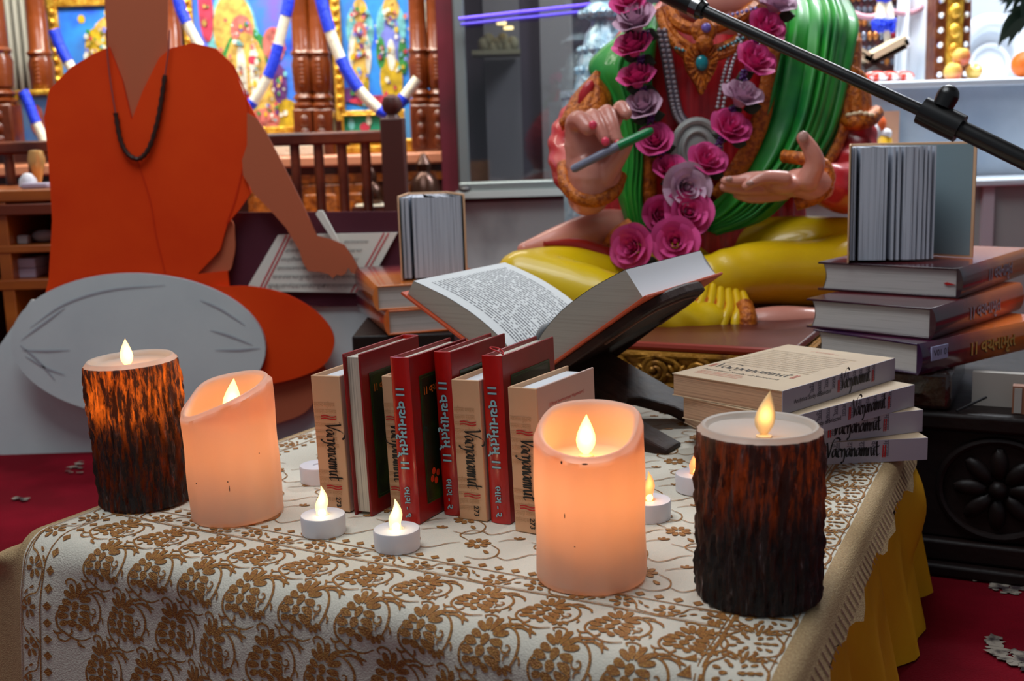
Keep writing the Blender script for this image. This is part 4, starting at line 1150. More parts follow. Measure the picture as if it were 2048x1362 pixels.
# sleeves
m_sleeve = mat('statue_sleeve', (206, 42, 48), 0.4, var=(14, (176, 24, 36), 0.4, 0.7), coat=0.25)
b_ = MB(); tubeq(b_, [(1268, 150, 1.95, 52), (1208, 210, 1.93, 58), (1154, 274, 1.90, 54), (1144, 325, 1.86, 47)], 16); tubeq(b_, [(1144, 325, 1.86, 47), (1152, 352, 1.80, 43), (1172, 372, 1.745, 40)], 16)
me_ = fuse(b_, .005, 4); use(me_, 'sleeve_left', m_sleeve, st, lambda c, n: .0015*math.sin(c.z*210+c.x*90))
b_ = MB(); tubeq(b_, [(1630, 150, 1.97, 52), (1676, 220, 1.97, 58), (1702, 300, 1.94, 54), (1698, 360, 1.88, 52)], 16); tubeq(b_, [(1706, 360, 1.88, 54), (1690, 375, 1.82, 52), (1662, 372, 1.765, 44)], 16)
me_ = fuse(b_, .005, 4); use(me_, 'sleeve_right', m_sleeve, st, lambda c, n: .0015*math.sin(c.z*200+c.x*80))
sheet('armband_left', [(1186, 146, 1.875), (1146, 190, 1.86), (1122, 240, 1.845), (1124, 262, 1.85)], [(1196, 152, 1.862), (1222, 186, 1.845), (1226, 222, 1.835), (1214, 236, 1.84)], 18, 18, 2, .004, .030, m_orn)
b_ = MB(); b_.tube([P(*p) for p in cat_rom([(1126, 246, 1.84), (1158, 232, 1.815), (1200, 228, 1.82), (1216, 236, 1.85)], 14)], [.009]*14, 8); b_.ball(P(1172, 186, 1.826), (.010, .006, .022), 10, 1, Matrix.Rotation(.5, 4, 'Y'))
b_.build('armband_trim', [m_orn, m_sleeve], st)
sheet('armband_right', [(1690, 128, 1.91), (1694, 190, 1.90), (1702, 236, 1.895)], [(1732, 150, 1.93), (1742, 196, 1.93), (1746, 230, 1.93)], 12, 12, 1.5, .004, .014, m_orn)
b_ = MB(); b_.tube([P(*p) for p in cat_rom([(1690, 240, 1.89), (1712, 246, 1.875), (1740, 238, 1.89), (1752, 226, 1.92)], 12)], [.013]*12, 10)
for i in range(5): b_.ball(P(1698+i*11, 226+2*abs(i-2), 1.872), (.006, .005, .004), 8, 1)
b_.build('armlet', [m_orn, mat('statue_bead_cream', (226, 200, 160), 0.4)], st)
# bracelets
b_ = MB(); b_.tube([P(*p) for p in cat_rom([(1128, 330, 1.765), (1132, 368, 1.735), (1158, 396, 1.715), (1196, 400, 1.712), (1228, 382, 1.725), (1240, 352, 1.75)], 24)], [.011]*24, 10)
b_.build('bracelet', m_orn, st)
b_ = MB(); b_.tube([P(*p) for p in cat_rom([(1566, 312, 1.775), (1606, 318, 1.755), (1648, 330, 1.745), (1656, 368, 1.738), (1630, 396, 1.735), (1592, 408, 1.745)], 24)], [.010]*24, 10)
b_.build('bracelet', m_orn, st)
# raised hand holding the pen
YH = 1.73
h = MB()
def finger(pts, n=10): tubeq(h, pts, n, 14)
h.ball(P(1186, 318, YH), (S(56, YH), .017, S(66, YH)), 18)
h.ball(P(1168, 290, YH), (S(40, YH), .018, S(50, YH)), 16); h.ball(P(1206, 340, YH-.006), (S(38, YH), .018, S(44, YH)), 16)
tubeq(h, [(1182, 345, YH+.004, 48), (1180, 385, YH+.012, 42), (1174, 392, YH+.05, 40)], 14)
finger([(1156, 290, YH, 24), (1150, 250, YH-.006, 21), (1160, 240, YH-.028, 19), (1176, 256, YH-.046, 16)])
finger([(1178, 275, YH, 20), (1184, 232, YH-.012, 16), (1196, 250, YH-.036, 14.5), (1208, 276, YH-.046, 12.5)])
finger([(1200, 270, YH+.003, 19), (1212, 224, YH-.010, 16), (1224, 246, YH-.030, 14), (1234, 280, YH-.040, 12)])
finger([(1212, 280, YH+.006, 18), (1232, 236, YH+.004, 15), (1242, 214, YH-.002, 14.5), (1252, 228, YH-.016, 13)])
finger([(1208, 352, YH-.010, 25), (1228, 326, YH-.022, 20), (1246, 300, YH-.034, 16), (1256, 286, YH-.040, 12)])
me_ = fuse(h, .0024, 5); use(me_, 'hand_left', m_skin, st)
n_ = MB()
for px, py, d in ((1211, 283, .056), (1237, 288, .050), (1186, 250, .060)):
    n_ = MB(); n_.ball(P(px, py, YH-d), (.0062, .0035, .0066), 10); n_.build('nail', m_nail, st)
# open hand, palm up
h = MB()
h.ball(P(1606, 366, YH+.01), (S(52, YH), .026, S(30, YH)), 16); tubeq(h, [(1620, 370, YH+.01, 34), (1652, 368, YH+.03, 34), (1680, 372, YH+.06, 34)], 14)
h.ball(P(1566, 368, YH), (S(40, YH), .030, S(22, YH)), 16)
finger([(1570, 356, YH-.028, 15), (1530, 354, YH-.030, 13), (1506, 364, YH-.030, 11.5), (1492, 372, YH-.030, 10)])
finger([(1566, 360, YH-.008, 16), (1510, 356, YH-.010, 14), (1476, 362, YH-.010, 12), (1450, 362, YH-.010, 10)])
finger([(1566, 374, YH+.010, 16), (1512, 378, YH+.008, 14), (1476, 378, YH+.006, 12), (1448, 374, YH+.006, 10)])
finger([(1570, 386, YH+.022, 15), (1530, 394, YH+.020, 12.5), (1500, 396, YH+.018, 11), (1474, 390, YH+.018, 9)])
finger([(1616, 360, YH-.016, 24), (1630, 328, YH-.026, 20), (1622, 300, YH-.030, 17), (1606, 276, YH-.028, 14)])
me_ = fuse(h, .0024, 5); use(me_, 'hand_right', m_skin, st)
n_ = MB()
for px, py, d, r_ in ((1500, 366, .043, (.006, .004, .0045)), (1458, 358, .022, (.006, .004, .0045)), (1607, 274, .042, (.008, .004, .009))):
    n_ = MB(); n_.ball(P(px, py, YH-d), r_, 10); n_.build('nail', mat('statue_nail_worn', (196, 150, 140), 0.3), st)
# legs under the yellow robe
b_ = MB()
tubeq(b_, [(1420, 540, 1.93, 90), (1250, 560, 1.80, 72), (1110, 555, 1.72, 64), (1046, 556, 1.69, 58)], 20, 20)
tubeq(b_, [(1046, 556, 1.69, 58), (1160, 590, 1.67, 66), (1300, 630, 1.64, 58), (1420, 645, 1.63, 40)], 20, 20)
tubeq(b_, [(1440, 520, 1.93, 80), (1560, 510, 1.86, 78), (1680, 508, 1.83, 76), (1750, 520, 1.82, 74)], 20, 20)
tubeq(b_, [(1750, 520, 1.82, 74), (1640, 545, 1.76, 68), (1520, 545, 1.72, 64), (1430, 560, 1.70, 56)], 20, 20)
me_ = fuse(b_, .006, 8)
use(me_, 'robe_legs', m_dhoti, st, lambda c, n: .0022*math.sin((c.x*1.0+c.z*.8)*150)*max(0, 1-abs(c.x-.24)/.14))
b_ = MB()
for i in range(9):
    x0, x1 = 1366+i*15, 1300+i*24
    tubeq(b_, [(x0, 556+i*4, 1.665, 8), ((x0+x1)/2+8, 600+i*3, 1.63, 11), (x1+4, 640, 1.615, 11), (x1, 676, 1.605, 9)], 10, 14)
b_.build('robe_pleats', m_dhoti, st)
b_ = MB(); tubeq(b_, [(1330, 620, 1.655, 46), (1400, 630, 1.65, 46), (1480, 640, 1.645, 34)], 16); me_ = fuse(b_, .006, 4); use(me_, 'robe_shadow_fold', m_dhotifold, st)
b_ = MB()
for i in range(11):
    a0 = math.radians(200+i*14); c0 = (1352, 520)
    tubeq(b_, [(c0[0]+22*math.cos(a0), c0[1]-18*math.sin(a0), 1.78, 5), (c0[0]+52*math.cos(a0), c0[1]-36*math.sin(a0), 1.765, 8), (c0[0]+84*math.cos(a0), c0[1]-50*math.sin(a0), 1.765, 5)], 8, 10)
b_.build('robe_knot', m_dhoti, st)
b_ = MB(); b_.tube([P(*p) for p in cat_rom([(1088, 488, 1.72), (1160, 492, 1.74), (1240, 520, 1.75), (1310, 546, 1.745), (1390, 572, 1.73)], 24)], [.004+.010*math.sin(PI*i/23) for i in range(24)], 10)
b_.build('sash', m_sash, st)
b_ = MB(); tubeq(b_, [(1050, 500, 1.80, 16), (1130, 480, 1.83, 34), (1200, 462, 1.86, 42), (1250, 466, 1.88, 46)], 16); b_.build('waist', m_skin, st)
b_ = MB(); b_.tube([P(*p) for p in cat_rom([(1212, 500, 1.82), (1232, 470, 1.815), (1262, 448, 1.82)], 10)], .011, 8); b_.build('waist_band', m_orn, st)
b_ = MB(); tubeq(b_, [(1488, 650, 1.655, 30), (1560, 645, 1.65, 34), (1640, 648, 1.66, 32), (1720, 654, 1.68, 28), (1770, 660, 1.69, 20)], 16); b_.build('foot', m_skin, st)
b_ = MB(); b_.tube([P(*p) for p in cat_rom([(1488, 610, 1.635), (1496, 640, 1.612), (1492, 678, 1.612)], 10)], .013, 10); b_.build('anklet', m_orn, st)
# necklaces
b_ = MB()
def chain(pts, r, n=24, mi=0): b_.tube([P(*p) for p in cat_rom(pts, n)], r, 8, mi)
YC = 1.84
chain([(1318, 22, YC+.02), (1334, 66, YC), (1366, 104, YC-.014), (1400, 116, YC-.018), (1452, 106, YC-.014), (1500, 76, YC), (1530, 40, YC+.02)], .008)
chain([(1326, 16, YC+.02), (1348, 66, YC-.002), (1378, 92, YC-.016), (1400, 100, YC-.018), (1446, 92, YC-.014), (1488, 66, YC), (1520, 34, YC+.02)], .006)
chain([(1340, 18, YC+.02), (1352, 42, YC), (1376, 56, YC-.012), (1404, 60, YC-.016), (1440, 52, YC-.012), (1480, 34, YC), (1510, 12, YC+.02)], .010)
for i in range(7): b_.ball(P(1352+i*7, 96+i*2.2, YC-.022), .0028, 8, 1)
for i in range(8): b_.ball(P(1434+i*7.5, 101-i*3.6, YC-.022), .0028, 8, 1)
for i in range(8): b_.ball(P(1448+i*9, 34-i*2.5, YC-.022), .003, 8, 2)
b_.build('collar_necklace', [m_orn, m_teal, m_violet], st)
b_ = MB(); pc = P(1402, 132, YC-.022)
hp = cat_rom([(-.0, .034), (.018, .032), (.026, .016), (.022, -.006), (.010, -.026), (.0, -.044), (-.010, -.026), (-.022, -.006), (-.026, .016), (-.018, .032)], 40, True)
b_.prism(hp, lambda x, y, d: pc+Vector((x, -.006+d, y)), .014)
for i in range(22):
    x, y = hp[int(i*40/22)]; b_.tube([pc+Vector((x*.5, -.008, y*.5)), pc+Vector((x*.95, -.008, y*.95))], .0022, 6)
b_.ball(pc+Vector((0, -.009, .004)), (.010, .006, .012), 14, 1)
p2 = P(1408, 62, YC-.030); b_.ball(p2, (.020, .008, .020), 14); b_.ball(p2+Vector((0, -.004, -.018)), (.014, .007, .014), 12); b_.ball(p2+Vector((.002, -.008, .004)), (.0075, .005, .0075), 12, 2)
b_.build('pendant', [m_orn, m_teal, m_violet], st)
b_ = MB()
for off in (0, 11):
    for k, (x, y) in enumerate(cat_rom([(1318+off, 60), (1330+off, 120), (1340+off, 180), (1350+off, 226), (1366+off*.8, 250-off*.4), (1388+off*.3, 256-off)], 30)): b_.ball(P(x, y, YC-.016-.0005*k*0), .0036, 8)
b_.build('pearl_strand', m_pearl, st)
b_ = MB()
for off in (0, 11):
    for x, y in cat_rom([(1494-off, 60), (1470-off, 112), (1456-off, 160), (1446-off, 214)], 20): b_.ball(P(x, y, YC-.014), .0034, 8)
b_.build('pearl_strand', m_pearl, st)
b_ = MB(); b_.tube([P(*p) for p in cat_rom([(1323, 60, YC-.006), (1335, 120, YC-.008), (1345, 180, YC-.008), (1356, 228, YC-.008), (1374, 252, YC-.008)], 20)], .0095, 8); b_.build('pearl_band', m_pearlband, st)
b_ = MB(); mc = P(1392, 300, YC-.02); b_.ball(mc, (.038, .012, .046), 20); b_.tube([mc+Vector((.036*math.cos(a), -.006, .045*math.sin(a))) for a in [i*PI/14 for i in range(29)]], .006, 8); b_.tube([mc+Vector((.022*math.cos(a), -.011, .029*math.sin(a))) for a in [i*PI/14 for i in range(29)]], .004, 8); b_.build('medallion', m_medal, st)
# pen in the raised hand: a thing of its own
pn = thing('marker_pen', 'grey pen with a green cap held in the raised hand of the statue', 'pen', P(1142, 341, YH-.052))
a, c, e = P(1143, 340, YH-.052), P(1236, 292, YH-.050), P(1306, 260, YH-.050)
b_ = MB(); b_.tube([a, a.lerp(c, .06), c], [.004, .0062, .0066], 12); b_.build('barrel', mat('pen_grey', (120, 122, 142), 0.35), pn)
b_ = MB(); b_.tube([c, c.lerp(e, .85), e], [.0074, .0066, .004], 12); b_.build('cap', mat('pen_green', (0, 132, 70), 0.3, coat=0.4), pn)

# ================================================================== FLOWER GARLAND
m_pink = mat('rose_pink', (232, 84, 158), 0.7, var=(40, (214, 60, 132), 0.4, 0.7)); m_mauve = mat('rose_mauve', (216, 180, 200), 0.7, var=(40, (196, 150, 178), 0.4, 0.7))
m_leaf = mat('garland_leaf', (34, 44, 24), 0.6); m_bead = mat('garland_bead', (84, 24, 116), 0.25, coat=0.5)
gl = thing('flower_garland', 'garland of pink and mauve foam roses with purple beads hung round the statue', 'garland', P(1400, 440, 1.80))
def rose_mesh():
    r = MB()
    def pet(a, w_, h_, open_, r0, tw=0.0):
        def fn(u, v):
            th = a+(u-.5)*w_+tw*v
            rr = r0+(open_*v**1.4)+.05*math.sin(u*PI)*v
            z = h_*(v-.12*v*v)*(1-.30*abs(2*u-1)**1.6*v)-.06
            if v > .85: rr += .10*open_*(v-.85)/.15
            return (rr*math.cos(th), rr*math.sin(th), z)
        r.grid(fn, 8, 6)
    for k in range(5): pet(k*2*PI/5, 1.5, .80, .66, .22)
    for k in range(5): pet(k*2*PI/5+.6, 1.6, 1.02, .44, .20)
    for k in range(4): pet(k*2*PI/4+.3, 1.8, 1.16, .25, .17, .2)
    for k in range(3): pet(k*2*PI/3+.2, 2.2, 1.24, .13, .13, .5)
    for k in range(2): pet(k*PI+.9, 2.8, 1.28, .03, .08, .8)
    r.lathe([(.02, 0), (.10, .2), (.10, .6), (.04, .85)], 10)
    return r
_r0 = rose_mesh()
def rose_data(m):
    me = bpy.data.meshes.new('rose'); me.from_pydata(_r0.v, [], _r0.f); me.materials.append(m)
    me.polygons.foreach_set('use_smooth', [True]*len(me.polygons)); me.update(); return me
RD = {'P': rose_data(m_pink), 'M': rose_data(m_mauve)}
def lf_mesh():
    l = MB()
    for sg in (-1, 1): l.grid(lambda u, v: ((u)*1.0*sg, .42*math.sin(PI*min(1, u*1.0))*(v-.5)*2*(1-.3*u), .12*math.sin(PI*u)-.08*(2*v-1)**2), 8, 4)
    me = bpy.data.meshes.new('leaf_pair'); me.from_pydata(l.v, [], l.f); me.materials.append(m_leaf)
    me.polygons.foreach_set('use_smooth', [True]*len(me.polygons)); me.update(); return me
LD = lf_mesh()
def bd_mesh():
    l = MB(); rn = random.Random(3)
    for i in range(18): l.ball((rn.uniform(-.5, .5), rn.uniform(-.4, .1), rn.uniform(-.9, .9)), .26, 8)
    me = bpy.data.meshes.new('bead_cluster'); me.from_pydata(l.v, [], l.f); me.materials.append(m_bead)
    me.polygons.foreach_set('use_smooth', [True]*len(me.polygons)); me.update(); return me
BD = bd_mesh()
def gput(me, name, px, py, Y, s_, rot):
    o = bpy.data.objects.new(name, me); COL.objects.link(o); o.parent = gl
    o.location = P(px, py, Y)-OFF[gl]; o.scale = (s_,)*3; o.rotation_euler = rot; return o
roses = [(1276, 34, 'M', 40, 1.78, 40), (1270, 86, 'P', 38, 1.785, 35), (1276, 150, 'P', 37, 1.785, 30), (1290, 206, 'M', 36, 1.78, 30), (1312, 272, 'P', 35, 1.78, 20), (1342, 332, 'P', 34, 1.77, 10), (1312, 428, 'P', 36, 1.765, -20),
         (1366, 372, 'M', 46, 1.75, -10), (1408, 312, 'P', 38, 1.765, -20), (1452, 246, 'P', 40, 1.775, -25), (1478, 186, 'M', 40, 1.78, -30), (1500, 112, 'P', 40, 1.78, -35), (1522, 46, 'P', 38, 1.79, -35), (1546, 2, 'M', 38, 1.80, -30),
         (1374, 424, 'P', 46, 1.74, 0), (1350, 482, 'P', 46, 1.715, 10), (1274, 490, 'P', 44, 1.72, 40), (1262, -6, 'P', 36, 1.80, 30)]
rn = random.Random(5)
for px, py, k, r_, Y, yw in roses:
    up = rn.uniform(35, 60) if py < 340 else rn.uniform(5, 22)
    gput(RD[k], 'rose', px, py+(r_*.55 if py < 340 else 6), Y+.012, S(r_, Y)*1.12, (math.radians(90-up), 0, math.radians(-yw*.8)))
    gput(LD, 'leaf', px+8, py+r_*.82, Y+.016, S(r_*.95, Y), (math.radians(80), math.radians(rn.uniform(-20, 20)), math.radians(rn.uniform(-20, 20))))
    gput(BD, 'bead_cluster', px+12 if px < 1400 else px-12, py+r_*.98, Y+.012, S(13, Y), (0, math.radians(rn.uniform(-20, 20)), 0))

# ================================================================== MICROPHONE BOOM
m_mic = mat('mic_black', (16, 16, 16), 0.35, coat=0.2); m_micm = mat('mic_chrome', (150, 150, 150), 0.2, 1.0)
ms = thing('microphone_stand', 'black microphone stand, its long boom slanting down across the statue to the right', 'microphone stand', (.86, 1.02, 0))
a, c, e = P(1392, 14, 1.40), P(1880, 238, 1.265), P(2060, 326, 1.215)
d = (e-c).normalized(); f = c+d*.42
b_ = MB(); b_.tube([a, c], .0068, 16); b_.build('boom_thin', m_mic, ms)
b_ = MB(); b_.tube([c, f], .0098, 16); b_.build('boom_thick', m_mic, ms)
g0 = a-d*.10
b_ = MB(); b_.tube([a+d*.012, a, g0], [.010, .0125, .0115], 16); b_.build('mic_clip', m_mic, ms)
b_ = MB(); b_.tube([a+d*.006, a-d*.004], .0130, 16); b_.build('collar', m_micm, ms)
b_ = MB(); b_.tube([c-d*.022, c+d*.024], .0155, 12); k_ = c+Vector((0, 0, .014)); b_.tube([k_-Vector((.002, 0, 0))+d*.004, k_+Vector((.004, 0, .012))+d*.004], [.011, .012], 14); b_.ball(k_+Vector((.004, 0, .012))+d*.004, .012, 14); b_.build('clutch', m_mic, ms)
b_ = MB(); b_.tube([(f.x, f.y, 0.02), (f.x, f.y, f.z)], .011, 14); b_.ball(f, .022, 14); b_.lathe([(.10, 0), (.10, .012), (.03, .024), (.012, .03)], 28, (f.x, f.y, .0003)); b_.build('pole', m_mic, ms)
ms.location = (0, 0, 0)
for ch in ms.children: ch.location = OFF[ms]
ms.location = Vector((f.x, f.y, 0)) - Vector((0, 0, 0))
for ch in ms.children: ch.location = OFF[ms]-ms.location

# ================================================================== PAINTED CUTOUT OF A SEATED MONK
YK = T(60, 908, -TZ).y
ct = thing('painted_cutout', 'flat painted cutout of a seated monk in orange robes writing on a paper sheet', 'cutout', P(300, 905, YK))
m_pwhite = mat('paint_white', (214, 228, 228), 0.8, var=(8, (202, 216, 218), 0.4, 0.7), spec=0.2)
m_porange = mat('paint_orange', (238, 72, 12), 0.75, var=(7, (226, 60, 8), 0.4, 0.7), spec=0.2); m_porange2 = mat('paint_orange_deep', (212, 50, 8), 0.75, spec=0.2)
m_pskin = mat('paint_skin', (190, 104, 72), 0.75, spec=0.2); m_pskin2 = mat('paint_skin_line', (132, 60, 34), 0.75)
m_pmaroon = mat('paint_maroon', (78, 18, 40), 0.8, var=(5, (62, 14, 30), 0.4, 0.7)); m_pgrey = mat('paint_grey', (172, 180, 188), 0.8)
m_edge = mat('board_edge', (206, 204, 198), 0.8); m_ptint = mat('paint_cream', (230, 234, 224), 0.8, spec=0.2)
LAY = .0075
def panel(name, pts, k, m, smooth=60, raw=False, th=.006, side=None):
    """k = layer towards the viewer"""
    Y = YK-k*LAY
    q = pts if raw else cat_rom(pts, smooth, True)
    b_ = MB(); b_.prism(q, lambda x, y, d: P(x, y, YK)+(P(x, y, Y)-P(x, y, YK))*1.0+Vector((0, d, 0)), th, 0, 1)
    return b_.build(name, [m, side or m], ct, smooth=False)
def lineq(name, strokes, k, m, wd):
    b_ = MB(); Y = YK-k*LAY-.0012
    for pts in strokes: b_.ribbon(cat_rom(pts, 22), wd if not isinstance(wd, list) else wd, lambda x, y: P(x, y, Y))
    return b_.build(name, m, ct, smooth=False, fix=False)
panel('mattress_board', [(62, 600), (735, 612), (835, 700), (760, 880), (560, 905), (200, 910), (-140, 920), (-70, 790)], 0, m_pwhite, raw=True, side=m_edge)
panel('desk_board', [(440, 425), (800, 423), (806, 612), (640, 613), (440, 590)], 1, m_pmaroon, raw=True)
panel('paper_sheet', [(556, 470), (795, 465), (728, 586), (490, 582)], 2, m_ptint, raw=True, side=m_edge)
lineq('red_margin_line', [[(563+o, 470), (507+o, 582)] for o in (10, 18)], 2, mat('paint_red', (206, 72, 80), 0.7), 2.6); lineq('red_margin_line', [[(764+o, 466), (698+o, 585)] for o in (4, 13)], 2, mat('paint_red', (206, 72, 80), 0.7), 2.6)
tx = MB()
for i in range(6):
    yy = 484+i*17.5; xs = 586-(yy-470)*.5; sz = 15+i*1.0
    for j, wd_ in enumerate((DEVS[i % 5], DEVS[(i+1) % 5], DEVS[(i+3) % 5])):
        put_text(tx, text_shape(wd_, sz*.8), lambda x, y: P(xs+j*54+x*1.05+y*.45, yy-y*.72, YK-2*LAY-.0012))
tx.build('handwriting', mat('paint_pencil', (136, 138, 136), 0.8), ct, smooth=False, fix=False)
robe = [(78, 640), (97, 560), (104, 440), (96, 310), (88, 235), (98, 180), (140, 136), (190, 106), (218, 94), (244, 160), (263, 240), (286, 180), (318, 116), (342, 96), (386, 86), (430, 96), (466, 130), (488, 190), (524, 256), (500, 300), (486, 330), (502, 386), (478, 420), (454, 448), (440, 500), (395, 548), (455, 542), (460, 585), (470, 640), (460, 720), (120, 720)]
panel('neck', [(203, -90), (340, -90), (335, 0), (334, 70), (340, 110), (300, 210), (263, 262), (236, 190), (212, 110), (213, 60)], 3, m_pskin, raw=True)
panel('head', [(270+110*math.cos(a), -170+150*math.sin(a)) for a in [i*PI/20 for i in range(40)]], 2.2, m_pskin, raw=True)
panel('side_skin', [(458, 440), (470, 480), (466, 520), (452, 545), (385, 556), (400, 500)], 3, m_pskin, 40)
panel('robe', robe, 4, m_porange, raw=True, side=m_porange2)
for q_ in ([(466, 130), (490, 185), (497, 240), (494, 300), (488, 330)], [(275, 322), (300, 400), (312, 470), (330, 545)], [(486, 335), (470, 400), (453, 448)]): lineq('robe_fold', [q_], 4, m_porange2, 3.0)
arm = [(494, 226), (512, 236), (530, 262), (566, 330), (600, 398), (634, 472), (660, 478), (688, 490), (704, 512), (719, 540), (712, 549), (702, 545), (697, 535), (690, 548), (682, 552), (674, 549), (666, 557), (656, 548), (640, 544), (616, 542), (606, 526), (598, 500), (572, 456), (540, 420), (508, 388), (486, 350), (484, 320), (494, 290)]
panel('arm', arm, 5, m_pskin, raw=True, side=m_pskin2)
panel('writing_pen', [(631, 428), (636, 421), (645, 421), (680, 486), (668, 484)], 4, m_ptint, raw=True)
panel('leg', [(500, 760), (600, 745), (650, 735), (630, 800), (590, 835), (500, 850)], 3, m_pskin, 40)
panel('knee', [(420, 585), (460, 573), (510, 574), (570, 588), (625, 618), (660, 655), (668, 690), (650, 728), (605, 752), (540, 768), (470, 772), (420, 720)], 5, m_porange, 60, side=m_porange2)
bol = [(276+255*math.cos(a), 690+8*math.cos(a)+143*math.sin(a)) for a in [i*PI/36 for i in range(72)]]
panel('bolster', bol, 6.5, m_pwhite, raw=True, side=m_pgrey, th=.010)
lineq('bolster_creases', [[(44, 700), (90, 702), (140, 700)], [(50, 712), (90, 735), (130, 750)], [(42, 680), (90, 645), (130, 615)], [(40, 690), (75, 720), (110, 760)], [(420, 660), (460, 672), (505, 690)], [(430, 700), (480, 700), (520, 696)], [(60, 655), (130, 608), (220, 580), (330, 570)], [(400, 600), (440, 618), (490, 650)]], 6.5, m_pgrey, [1.0+2.6*math.sin(PI*i/21) for i in range(22)])
b_ = MB(); Yn = YK-4*LAY-.007
b_.tube([P(x, y, Yn) for x, y in cat_rom([(330, 150), (322, 205), (312, 255), (296, 300), (276, 318), (254, 306), (240, 276), (231, 226)], 40)], [.0042*(.8+.3*(i % 2)) for i in range(40)], 8)
b_.build('bead_string', mat('beads_dark', (52, 24, 14), 0.5), ct)
b_ = MB(); b_.tube([P(x, y, Yn) for x, y in cat_rom([(213, 60), (215, 110), (222, 170), (231, 226)], 16)], .0013, 6); b_.build('string', mat('string_pink', (150, 70, 66), 0.6), ct)
b_ = MB(); b_.tube([P(x, y, Yn) for x, y in cat_rom([(339, 60), (337, 100), (330, 150)], 10)], .0013, 6); b_.build('string', MATS['string_pink'], ct)
b_ = MB(); a = P(300, 640, YK+.02)
b_.box((a.x-.02, YK+.012, 0), (a.x+.02, YK+.030, .55)); b_.box((a.x-.02, YK+.012, 0), (a.x+.02, YK+.30, .02)); b_.build('rear_strut', m_edge, ct)

# ================================================================== ALTAR AT THE LEFT (far, out of focus)
m_teak = mat('teak', (126, 58, 14), 0.3, var=(14, (88, 34, 8), 0.35, 0.65, (1, 1, .3)), bump=(40, 0.5), coat=0.4)
m_teakd = mat('teak_dark', (84, 34, 18), 0.35, var=(14, (60, 22, 12), 0.35, 0.65), bump=(40, 0.4), coat=0.3)
m_teakl = mat('teak_pale', (206, 132, 96), 0.4, coat=0.3)
m_gild = mat('gilded', (236, 190, 70), 0.25, 0.55, var=(50, (190, 130, 30), 0.4, 0.65), bump=(120, 0.8))
m_blue = mat('garland_blue', (24, 60, 230), 0.5, bump=(160, 0.8)); m_gwhite = mat('garland_cream', (238, 228, 204), 0.6, bump=(160, 0.8))
YA = 3.05
def Zp(py, Y, px=600): return P(px, py, Y).z
al = thing('altar_cabinet', 'carved teak altar cabinet carrying the lit shrine at the left', 'altar', (P(450, 430, YA).x, YA+.3, 0))
xl, xr = P(-160, 300, YA).x, P(905, 300, YA).x
zt_ = Zp(312, YA)
b_ = MB(); b_.box((xl, YA+.02, 0), (xr, YA+.95, zt_-.03)); b_.build('carcass', m_teakd, al)
b_ = MB(); b_.box((xl-.02, YA-.02, zt_-.03), (xr+.004, YA+.97, zt_)); b_.build('top_board', m_teakl, al, bevel=.006)
m_teakp = mat('teak_carved_panel', (176, 92, 20), 0.3, var=(60, (120, 56, 10), 0.42, 0.62), bump=(70, 1.0), coat=0.5)
for i, px in enumerate((60, 180, 300, 420, 540, 640, 720, 835)):
    c = P(px, 390, YA); b_ = MB(); w2 = .060 if i < 6 else .045
    b_.box((c.x-w2, YA+.0, zt_-.235), (c.x+w2, YA+.02, zt_-.075)); b_.box((c.x-w2*.7, YA-.008, zt_-.21), (c.x+w2*.7, YA+.0, zt_-.10)); b_.build('panel', m_teakp, al, bevel=.004)
b_ = MB(); b_.box((xl, YA+.005, zt_-.072), (xr, YA+.02, zt_-.05)); b_.build('frieze', m_teakp, al)
for nm, px, s_ in (('', 745, 1.0), ('', 850, 1.35)):
    c = P(px, 392, YA-.10); t = thing('brass_pot' if s_ < 1.2 else 'bronze_idol', 'small dark bronze pot on a pale cloth by the altar rail' if s_ < 1.2 else 'dark bronze ornament on a pale mat before the altar panel at the maroon pillar', 'pot' if s_ < 1.2 else 'ornament', (c.x, c.y, 0))
    zz0 = Zp(416, YA-.1)
    b_ = MB(); b_.box((c.x-.05, c.y-.04, 0), (c.x+.05, c.y+.04, zz0)); b_.build('stand', m_teakd, t)
    b_ = MB(); b_.lathe([(.045, zz0), (.045, zz0+.004)], 20, (c.x, c.y, 0)); b_.build('mat', m_gwhite, t)
    b_ = MB(); b_.lathe([(.022*s_, zz0+.004), (.030*s_, zz0+.02), (.026*s_, zz0+.045*s_), (.012*s_, zz0+.06*s_), (.015*s_, zz0+.075*s_), (.004, zz0+.095*s_)], 20, (c.x, c.y, 0)); b_.build('body', mat('bronze_dark', (60, 34, 22), 0.25, 0.6), t)
# pillars
def carved_post(name, px, Y, y0, y1, r_, label, m=m_teak, group=None, twin=False):
    a = P(px, y0, Y); z0, z1 = a.z, Zp(y1, Y, px); t = thing(name, label, 'pillar', (a.x, Y, z0), group); H_ = z1-z0
    def L_(f, k): return (r_*k, z0+H_*f)
    b_ = MB(); b_.box((a.x-r_*1.1, Y-r_*1.1, z0), (a.x+r_*1.1, Y+r_*1.1, z0+H_*.26)); b_.build('base_block', m, t, bevel=.006)
    b_ = MB(); b_.lathe([L_(.26, 1.1), L_(.28, 1.2), L_(.30, .85), L_(.32, 1.15), L_(.345, .8), L_(.36, 1.0), L_(.5, 1.12), L_(.54, .95), L_(.56, 1.15), L_(.58, .9), L_(.8, .85), L_(1.0, .8)], 18, (a.x, Y, 0)); b_.build('shaft', m, t)
    b_ = MB()
    for k in range(6): b_.ball((a.x, Y-r_*1.02, z0+H_*(.40+.022*k)), (.010, .006, .012), 8)
    for k in range(3): b_.ball((a.x, Y-r_*1.12, z0+H_*(.05+.07*k)), (.014, .007, .018), 8)
    b_.build('carving', m_teak, t)
    return t
G_P = 'carved teak pillars of the shrine'
